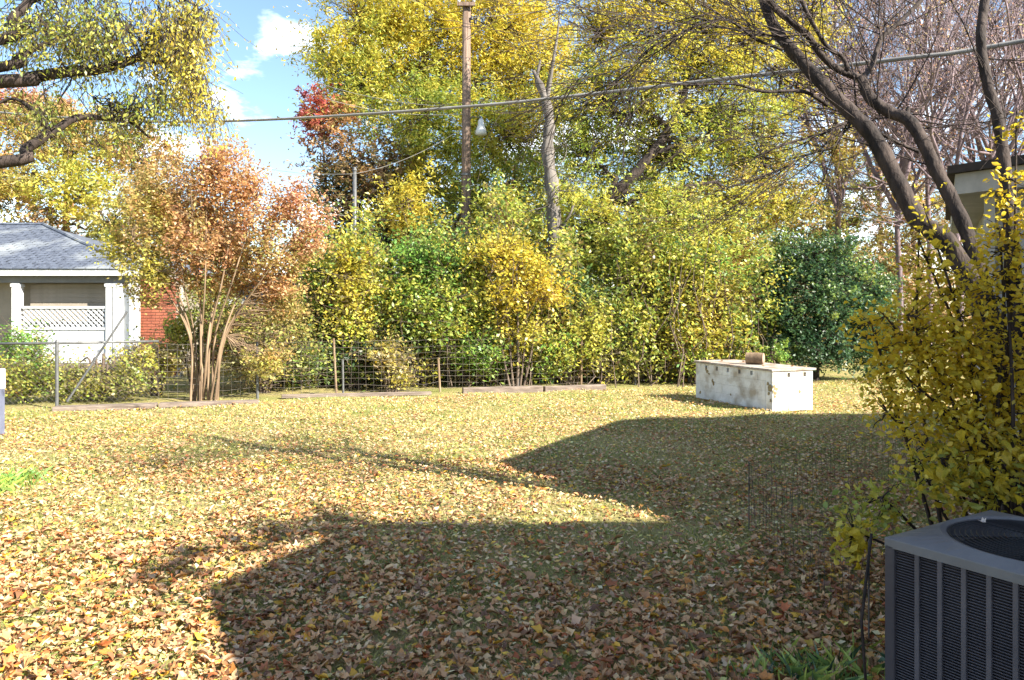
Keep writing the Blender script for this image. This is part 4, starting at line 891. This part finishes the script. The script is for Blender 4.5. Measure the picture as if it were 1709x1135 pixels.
# fan guard
q = MB()
for r in np.linspace(.06, .365, 15):
    q.tube([(r * math.cos(t_), r * math.sin(t_), Hh + .0 + .02 * (1 - (r / .37) ** 2)) for t_ in np.linspace(0, 2 * math.pi, 33)], .0022, 4, cap=False)
for i in range(6):
    a = i * math.pi / 3 + .2; q.tube([(0.04 * math.cos(a), .04 * math.sin(a), Hh + .018), (.375 * math.cos(a), .375 * math.sin(a), Hh - .003)], .003, 4)
q.build('fan_guard', M_black, ac)
q = MB(); q.tube([(0, 0, Hh - .22), (0, 0, Hh - .06)], [.09, .09], 16); q.build('fan_motor', M_black, ac)
for i in range(4):
    a = i * math.pi / 2 + .4; q = MB(); R = Matrix.Rotation(a, 3, 'Z') @ Matrix.Rotation(.35, 3, 'X'); q.box(R @ Vector((.2, 0, 0)) + Vector((0, 0, Hh - .16)), (.26, .15, .004), M=R); q.build('fan_blade', M_galv, ac)
q = MB(); q.tube([(0, 0, Hh - .301), (0, 0, Hh - .30)], [.39, .39], 32); q.build('fan_shroud', M_black, ac)

# thin stake leaning by the condenser
q = MB(); q.tube([(1.70, 3.72, -.05), (1.66, 3.70, .4), (1.735, 3.76, .80)], .007, 7)
tag(q.build('garden_stake', M_barkd, None, smooth=True), 'thin metal stake leaning beside the left corner of the condenser', 'stake')
# low border fence in front of the yellow shrub
bf = empty('garden_fence', (2.2, 6.6, 0), 'low dark wire garden fence half hidden under the yellow shrub', 'fence')
O = np.array([2.2, 6.6, 0]); A_ = np.array([hx(1450, 4.4), 4.4, 0]); B_ = np.array([hx(1250, 6.6), 6.6, 0]); C_ = np.array([hx(1530, 8.7), 8.7, 0]); ln = []
for a_, b_ in ((A_, B_), (B_, C_)):
    L = np.linalg.norm(b_ - a_); n = int(L / .085)
    for j in range(n):
        p = a_ + (b_ - a_) * j / n - O; hgt = .56; ln.append((np.array([[p[0], p[1], 0], [p[0] + rng.normal() * .008, p[1], hgt / 2], [p[0] + rng.normal() * .02, p[1] + rng.normal() * .02, hgt + rng.normal() * .015]]), np.full(3, .0015)))
    for z in (.08, .2, .32, .44, .56): ln.append((np.array([a_ - O + [0, 0, z], (a_ + b_) / 2 - O + [.01, 0, z - .03], b_ - O + [0, 0, z]]), np.full(3, .0015)))
tag(link('wire_mesh', tubes_mesh('wire_mesh', ln, 3), M_gwire, bf), kind='stuff')
for p in (A_, B_, C_):
    p = p - O; q = MB(); q.tube([(p[0], p[1], -.1), (p[0], p[1], .58)], .005, 6); q.build('fence_stake', M_gwire, bf)

# ------------------------------------------------------------------ yellow shrub (near, right)
ys_ = empty('yellow_shrub', (3.05, 4.95, 0), 'large golden yellow leaved shrub between the condenser and the garage', 'shrub')
O = np.array([3.05, 4.95, 0])
yb = [(1640, 640, 5.7, 100, 110, 'lem:5', 1.2), (1560, 600, 5.5, 90, 80, 'lem:5', 1.1), (1500, 560, 5.6, 60, 55, 'lem:5', .9), (1600, 500, 5.6, 100, 60, 'lem:5', .9), (1680, 430, 5.6, 50, 80, 'lem:5', .8), (1540, 440, 5.6, 35, 70, 'lem:5 yg:1', .35),
      (1450, 550, 5.4, 45, 25, 'lem:3', .5), (1480, 640, 5.4, 50, 40, 'lem:4 yg:1', .8), (1560, 700, 5.3, 80, 55, 'lem:4 yg:1', 1), (1660, 760, 5.1, 90, 60, 'lem:3 yg:1 olv', 1), (1560, 790, 5.0, 80, 40, 'yg:2 gr:2 lem:1', .9),
      (1460, 850, 4.9, 60, 35, 'yg:2 gr:2', .6), (1640, 830, 4.8, 90, 30, 'yg:2 gr:1 lem', .7), (1423, 905, 4.6, 13, 35, 'yg:3 lem:1', 1.6), (1780, 600, 5.7, 90, 180, 'lem:4', .8), (1700, 340, 5.6, 40, 70, 'lem:5', .35), (1700, 210, 5.9, 18, 50, 'lem:5', .35), (1480, 700, 5.2, 35, 20, 'lem', .5), (1540, 370, 5.7, 20, 50, 'lem:5', .3)]
yb = [(b[0], b[1], 4.5 + (b[2] - 4.6) * .4) + tuple(b[3:]) for b in yb]
st = []
for i in range(len(yb) + 8):
    a = rng.uniform(0, 6.28); b0 = np.array([3.05 + .22 * math.cos(a), 4.95 + .2 * math.sin(a), -.05]); bl = yb[i] if i < len(yb) else yb[rng.integers(0, 11)]; e = P(bl[0] + rng.normal() * bl[3] * .3, bl[1] - .6 * bl[4], bl[2]); m1 = b0 * .5 + e * .5 + np.array([rng.normal() * .08, rng.normal() * .08, .25 if e[2] > 1 else .03]); pl = smooth_line([b0, m1, e], 7); st.append((pl, np.linspace(.016, .006, len(pl))))
for pl, r in st: link('stem', tubes_mesh('stem', [(pl - O, r)], 6), M_barkd, ys_)
allp = np.vstack([s_[0] for s_ in st]); LP, LC, br = [], [], []; ar = np.array([b[3] * b[4] * b[6] for b in yb], float); ar /= ar.sum()
for b, wgt in zip(yb, ar):
    c = P(*b[:3]); R = np.array([b[3], b[3] * .7, b[4]]) / F * b[2]
    for _ in range(int(960 * wgt) + 2):
        u_ = rng.normal(size=3); u_ /= np.linalg.norm(u_); q_ = c + u_ * R * rng.uniform(.05, 1.1) ** .5
        if q_[2] < .05: continue
        s1 = allp[np.argmin(np.linalg.norm(allp - q_, axis=1))]; pp, r = jag(s1, q_, .005, .002, 5, .12); br.append((pp - O, r)); m_ = rng.integers(6, 16)
        t_ = rng.uniform(.4, 1.1, m_)[:, None]; LP.append(s1 + (q_ - s1) * t_ * .35 + (q_ - s1) * .65 + rng.normal(size=(m_, 3)) * .055); LC.append(pick(b[5], m_) * .6 + pick(b[5], 1) * .4)
link('branches', tubes_mesh('branches', br, 4), M_barkd, ys_)['kind'] = 'stuff'
LP = np.concatenate(LP); LC = np.concatenate(LC)

# a folded ovate leaf: 8 vertices
OV = np.array([(-.5, 0, 0), (-.25, .26, .05), (.1, .30, .06), (.36, .15, .03), (.56, 0, -.04), (.36, -.15, .03), (.1, -.30, .06), (-.25, -.26, .05), (.05, 0, -.01)])
OVF = [(0, 8, 1), (1, 8, 2), (2, 8, 3), (3, 8, 4), (4, 8, 5), (5, 8, 6), (6, 8, 7), (7, 8, 0)]
# lobed maple / sweetgum outline
def star(nl, inner, asym):
    pts = []
    for i in range(nl * 2):
        a = math.pi * 2 * i / (nl * 2); r = .5 if i % 2 == 0 else inner
        if i == 0: r = .58
        if i == nl and nl % 2 == 0: r = .3
        pts.append((r * math.cos(a), r * math.sin(a) * asym, 0))
    return pts
def star_proto(nl, inner, asym, curl, seed):
    rr = np.random.default_rng(seed); v = np.array(star(nl, inner, asym) + [(0, 0, 0)]); r2 = (v[:, :2] ** 2).sum(1)
    v[:, 2] = curl * r2 + rr.normal(size=len(v)) * .045; n = len(v) - 1
    return v, [(i, (i + 1) % n, n) for i in range(n)]
def rough_proto(nl, inner, asym, curl, seed):
    rr = np.random.default_rng(seed); v, f = star_proto(nl, inner, asym, curl, seed); n = len(v) - 1
    v[:n, :2] *= rr.uniform(.62, 1.15, (n, 1)); v[:n, :2] += rr.normal(size=(n, 2)) * .04; fold = rr.uniform(.2, .9); v[:, 2] += np.abs(v[:, 1]) * fold + rr.normal(size=n + 1) * .07; return v, f
PROT = [rough_proto(5, .26, 1, .5, 1), rough_proto(5, .30, .8, -.6, 2), rough_proto(4, .3, .7, .9, 3), rough_proto(5, .32, .75, .8, 4), rough_proto(3, .33, .7, -.9, 5), rough_proto(4, .36, .9, .3, 6),
        (OV * [1, .8, 3.0], OVF), (OV * [1, 1.05, -3.5], OVF), (OV * [1, .6, 5.0], OVF)]

def frames(n, tilt):
    nrm = np.stack([rng.normal(size=n) * tilt, rng.normal(size=n) * tilt, np.ones(n)], -1); nrm /= np.linalg.norm(nrm, axis=1)[:, None]
    th = rng.uniform(0, 6.283, n); a = np.stack([np.cos(th), np.sin(th), np.zeros(n)], -1); a -= (a * nrm).sum(1)[:, None] * nrm; a /= np.linalg.norm(a, axis=1)[:, None]
    return a, np.cross(nrm, a), nrm

def scatter_leaves(name, protos, pos, size, cols, tilt, fr=None):
    n = len(pos); pid = rng.integers(0, len(protos), n); Vs, Ls, Cs = [], [], []; b = 0
    fa, fb, fn = fr if fr is not None else frames(n, tilt)
    for k, (pv, pf) in enumerate(protos):
        m_ = pid == k; 
        if not m_.any(): continue
        s = size[m_][:, None, None]; V_ = pos[m_][:, None, :] + s * (pv[None, :, 0:1] * fa[m_][:, None] + pv[None, :, 1:2] * fb[m_][:, None] + pv[None, :, 2:3] * fn[m_][:, None])
        nv = len(pv); f = np.array(pf)[None] + (np.arange(m_.sum()) * nv)[:, None, None] + b
        Vs.append(V_.reshape(-1, 3)); Ls.append(f.reshape(-1, 3)); Cs.append(np.repeat(cols[m_], len(pf), 0)); b += m_.sum() * nv
    V_ = np.concatenate(Vs); L = np.concatenate(Ls); TRI[0] += len(L)
    return mesh_np(name, V_, L.ravel(), np.arange(len(L)) * 3, np.concatenate(Cs))

def rand_frames(n, up=.4):
    nrm = rng.normal(size=(n, 3)); nrm[:, 2] = np.abs(nrm[:, 2]) + up; nrm /= np.linalg.norm(nrm, axis=1)[:, None]
    a = rng.normal(size=(n, 3)); a[:, 2] -= .8; a -= (a * nrm).sum(1)[:, None] * nrm; a /= np.linalg.norm(a, axis=1)[:, None]
    return a, np.cross(nrm, a), nrm

n = len(LP); cj = np.clip(LC * rng.uniform(.8, 1.15, (n, 1)), .01, .8)
OVP = []
for k_ in range(7):
    rr_ = np.random.default_rng(40 + k_); o_ = OV * [rr_.uniform(.8, 1.15), rr_.uniform(.7, 1.35), rr_.uniform(-2.5, 4)]; o_ = o_ + rr_.normal(size=o_.shape) * [.035, .035, .06]; OVP.append((o_, OVF))
order = np.argsort(LP[:, 1] + rng.normal(size=n) * .15); ind = order[:300]; rest = order[300:]
me = scatter_leaves('foliage', OVP, LP[rest] - O, rng.uniform(.024, .050, len(rest)), cj[rest], 0, rand_frames(len(rest)))
link('foliage', me, M_leaf, ys_)['kind'] = 'stuff'
protos_y = []
for c_ in [(.70, .54, .04), (.66, .52, .05), (.55, .48, .06), (.40, .42, .06)]:
    m = bpy.data.meshes.new('leaf'); m.from_pydata([tuple(p) for p in OVP[len(protos_y)][0]], [], OVF); m.materials.append(leaf_mat('yellow_leaf', .5, c_, .03)); protos_y.append(m)
fa, fb, fn = rand_frames(300)
for k, i in enumerate(ind):
    c_ = cj[i]; j = int(np.argmin([abs(c_[0] - v[0]) for v in [(.70,), (.60,), (.47,), (.36,)]]))
    o = bpy.data.objects.new('leaf', protos_y[j]); C.objects.link(o); o.parent = ys_; s = rng.uniform(.05, .085)
    p = LP[i] - O; o.matrix_local = Matrix(((fa[k][0] * s, fb[k][0] * s, fn[k][0] * s, p[0]), (fa[k][1] * s, fb[k][1] * s, fn[k][1] * s, p[1]), (fa[k][2] * s, fb[k][2] * s, fn[k][2] * s, p[2]), (0, 0, 0, 1)))

# ------------------------------------------------------------------ leaf litter and grass
LITC = np.array([(.50, .32, .17), (.42, .25, .12), (.56, .41, .22), (.33, .19, .10), (.22, .12, .07), (.60, .46, .29), (.55, .28, .08), (.62, .42, .06), (.44, .17, .07), (.40, .28, .16), (.56, .36, .22), (.32, .13, .06)])
LITW = np.array([5, 4, 4, 3, 2.8, 2.4, 2.4, 2.2, 1.6, 2.2, 2.6, 1.8]); LITW = LITW / LITW.sum()
def vnoise(x, y, s):
    return np.array([mnoise.noise((a * s, b * s, 3.3)) for a, b in zip(x, y)])
def ground_pts(n, d0, d1, power):
    """points on the lawn in plan, thinner with distance from the yard's near side"""
    uu = rng.uniform(0, 1, n)
    d = (d0 ** power + uu * (d1 ** power - d0 ** power)) ** (1 / power); x = rng.uniform(-.80, .80, n) * (d + .6); return x, d
x, y = ground_pts(95000, 2.3, 19.5, 0.85)
inside = (x > 4.3 + .0) & (y < 5.2)
dens = 1.5 * vnoise(x, y, .55) + .9 * vnoise(x, y, 2.3)
back = np.clip((y - 7) / 7, 0, 1)
keep = (rng.uniform(size=len(x)) < np.clip(.80 + 1.0 * dens - .80 * back, .05, 1)) & ~inside & (y < 14.0 + (x + 9) * .32)
x, y = x[keep], y[keep]; n = len(x)
z = gz(x, y) + rng.uniform(.018, .05, n); size = rng.uniform(.026, .068, n) * np.where(rng.uniform(size=n) < .10, 1.3, 1) * np.where(y < 6.5, 1.15, 1)
LITN = np.array([(.50, .30, .15), (.40, .22, .11), (.56, .37, .20), (.30, .155, .075), (.17, .09, .05), (.60, .44, .26), (.52, .23, .06), (.60, .37, .05), (.40, .13, .05), (.33, .22, .13), (.54, .33, .18), (.30, .11, .045)])
nearw = (rng.uniform(size=n) < np.clip(1.25 - y / 9, .1, 1))[:, None]
LITN[:, 2] *= .80; LITN[:, 1] *= .95; LITN[:, 0] *= 1.04; LITC[:, 2] *= .95; LITC[:, 1] *= .96
cols = np.where(nearw, LITN[rng.choice(len(LITN), n, p=LITW)], LITC[rng.choice(len(LITC), n, p=LITW)] * 1.0) * rng.uniform(.8, 1.2, (n, 1)); pos = np.stack([x, y, z], -1)
vis = (y > 3.7) & (np.abs(x) < .66 * y); idx = np.where(vis)[0]; near = idx[np.argsort(y[idx] - 6 * size[idx] * 3)[:300]]
mask = np.ones(n, bool); mask[near] = False
FARP = [(np.array([(-.5, 0, .02), (-.05, .33, .09), (.5, .03, -.03), (.02, -.31, .06)]) * [1, k_, 1.5], [(0, 2, 1), (0, 3, 2)]) for k_ in (.7, .9, 1.15)]
m1_, m2_ = mask & (y < 9.5), mask & (y >= 9.5)
lit = link('leaf_litter', scatter_leaves('leaf_litter', PROT, pos[m1_], size[m1_], cols[m1_], .28), M_litter)
lit2 = link('distant_leaf_litter', scatter_leaves('distant_leaf_litter', FARP, pos[m2_], size[m2_], cols[m2_], .28), M_litter)
tag(lit2, 'fine fallen leaves over the far half of the lawn, toward the fence', 'fallen leaves', kind='stuff')
tag(lit, 'tan, brown and orange fallen leaves covering the near half of the lawn', 'fallen leaves', kind='stuff')
mats = [leaf_mat('dry_leaf', .12, tuple(c), .04) for c in LITN]; pm = {}
fa, fb, fn = frames(300, .42)
for k, i in enumerate(near):
    pk = int(rng.integers(0, len(PROT))); ck = int(rng.choice(len(LITC), p=LITW))
    if (pk, ck) not in pm:
        m = bpy.data.meshes.new('fallen_leaf'); m.from_pydata([tuple(p) for p in PROT[pk][0]], [], PROT[pk][1]); m.materials.append(mats[ck]); pm[(pk, ck)] = m
    o = bpy.data.objects.new('fallen_leaf', pm[(pk, ck)]); C.objects.link(o); o.parent = lawn; s = size[i]; p = pos[i]
    o.matrix_local = Matrix(((fa[k][0] * s, fb[k][0] * s, fn[k][0] * s, p[0]), (fa[k][1] * s, fb[k][1] * s, fn[k][1] * s, p[1]), (fa[k][2] * s, fb[k][2] * s, fn[k][2] * s, p[2] + .006), (0, 0, 0, 1)))

x2, y2 = ground_pts(110000, 2.5, 19.8, 1.0)
k2 = (y2 < 14.1 + (x2 + 9) * .32) & ~((x2 > 4.3) & (y2 < 5.2)) & (rng.uniform(size=len(x2)) < .75 + .9 * vnoise(x2, y2, .8)); x2, y2 = x2[k2], y2[k2]; n2 = len(x2)
crumb_c = np.vstack([LITC, [(.62, .46, .24), (.60, .46, .25), (.54, .38, .18), (.60, .40, .12), (.64, .49, .27), (.46, .42, .13)]]); crumb_c = crumb_c[rng.integers(0, len(crumb_c), n2)] * 1.1
V4, cc = leaf_quads(np.stack([x2, y2, gz(x2, y2) + rng.uniform(.012, .045, n2)], -1), .042, crumb_c, 1.6, 0, .7)
fine = link('leaf_fragments', quads(V4, cc, 'leaf_fragments'), M_litter); tag(fine, 'small leaf crumbs and dry scraps scattered in the lawn', 'fallen leaves', kind='stuff'); TRI[0] += 2 * n2

def blades(x, y, h, wd, cols, lean=.5):
    n = len(x); th = rng.uniform(0, 6.283, n); le = rng.uniform(0, lean, n); dv = np.stack([np.cos(th) * le, np.sin(th) * le, np.ones(n)], -1)
    pr = rng.uniform(0, 6.283, n); sd = np.stack([np.cos(pr), np.sin(pr), np.zeros(n)], -1) * wd[:, None] / 2; b = np.stack([x, y, gz(x, y) - .005], -1)
    mid = b + dv * (h * .55)[:, None]; tip = b + dv * h[:, None] + np.stack([np.cos(th), np.sin(th), -0.3 * np.ones(n)], -1) * (h * le * .6)[:, None]
    V_ = np.stack([b - sd, b + sd, mid + sd * .8, tip], 1).reshape(-1, 3)
    L = np.arange(n * 4); TRI[0] += n * 2
    return mesh_np('grass', V_, L, np.arange(n) * 4, np.clip(cols, .01, .7))
x, y = ground_pts(150000, 2.5, 20.5, 0.8)
k = (y < 14.3 + (x + 9) * .32 + rng.uniform(-.3, .5, len(x))) & ~((x > 4.3) & (y < 5.2)); x, y = x[k], y[k]
gn = vnoise(x, y, .5); n = len(x)
GC = np.array([(.60, .49, .20), (.46, .43, .12), (.28, .35, .07), (.66, .54, .30), (.17, .25, .05), (.50, .48, .13)])
wA = np.array([3, 2, 1, 3, .6, 2.]); wB = np.array([1, 3, 3, 1, 2, 2.]); ch = np.where(rng.uniform(size=n) < .5 + gn * 1.4 + .15 * (x > 0), rng.choice(6, n, p=wB / wB.sum()), rng.choice(6, n, p=wA / wA.sum()))
sc_ = np.clip(y / 7, .7, 2.2)
gm = blades(x, y, rng.uniform(.02, .055, n) * (1 + .0 * sc_), .0065 * sc_, GC[ch] * rng.uniform(.8, 1.2, (n, 1)), .9)
tag(link('grass', gm, M_grass), 'short dry yellow green grass showing between the fallen leaves', 'grass', kind='stuff')

def weed(name, label, cx, cy, rx, ry, n, h, pal, wd=.02):
    x = cx + rng.normal(size=n) * rx; y = cy + rng.normal(size=n) * ry
    o = link(name, blades(x, y, rng.uniform(.4, 1.2, n) * h, np.full(n, wd), pick(pal, n), .8), M_grass); return tag(o, label, 'weeds', kind='stuff')
weed('weed_clump', 'bright green clump of weeds at the left edge of the lawn', hx(-12, 8.1), 8.1, .15, .22, 800, .15, 'bg:2 gr:3', .009)
weed('weed_clump', 'sparse yellowish green weed patch on the lit lawn near the left edge', hx(105, 8.7), 8.7, .22, .2, 160, .06, 'bg yg', .016)
weed('weed_clump', 'dark green weeds left of the condenser foot at the bottom edge', hx(1360, 4.0), 4.0, .18, .12, 420, .13, 'gr:3 dg:1', .011)
weed('weed_clump', 'low weeds and dry stalks against the condenser base', 1.98, 3.22, .2, .12, 260, .14, 'yg:1 straw:3 gr', .009)
# leaves lying on the condenser guard and the counter
def loose(cx, cy, cz, s, col, label, name='dry_leaf'):
    m = bpy.data.meshes.new(name)
    pv, pf = PROT[0]; m.clear_geometry(); m.from_pydata([tuple(p) for p in pv], [], pf); m.materials.append(leaf_mat('dry_leaf_single', .1, col))
    o = bpy.data.objects.new(name, m); C.objects.link(o); o.location = (cx, cy, cz); o.scale = (s, s, s); o.rotation_euler = (.2, .1, random.uniform(0, 6)); return tag(o, label, 'leaf')
p = P(1640, 880, 3.68); loose(p[0], p[1], Hh + .03, .05, (.6, .5, .42), 'pale dry leaf on the condenser fan guard, larger one toward the lid edge')
p = P(1622, 872, 3.80); loose(p[0], p[1], Hh + .03, .035, (.5, .42, .36), 'small dry leaf on the condenser fan guard beside the larger one')
for k_, (a, b, nm) in enumerate([(.2, .5, 'near its front corner'), (.6, 1.6, 'behind the log'), (.3, 1.9, 'at the far left end'), (.7, .3, 'at the right front edge')]):
    w_ = Fp + v_ * a + u * b; loose(w_.x, w_.y, bh * 4 + .055, .09, [(.5, .3, .1), (.4, .2, .08)][k_ % 2], 'dry leaf lying on the counter top ' + nm)
print('FOLIAGE TRIS', TRI[0], 'OBJECTS', len(bpy.data.objects))
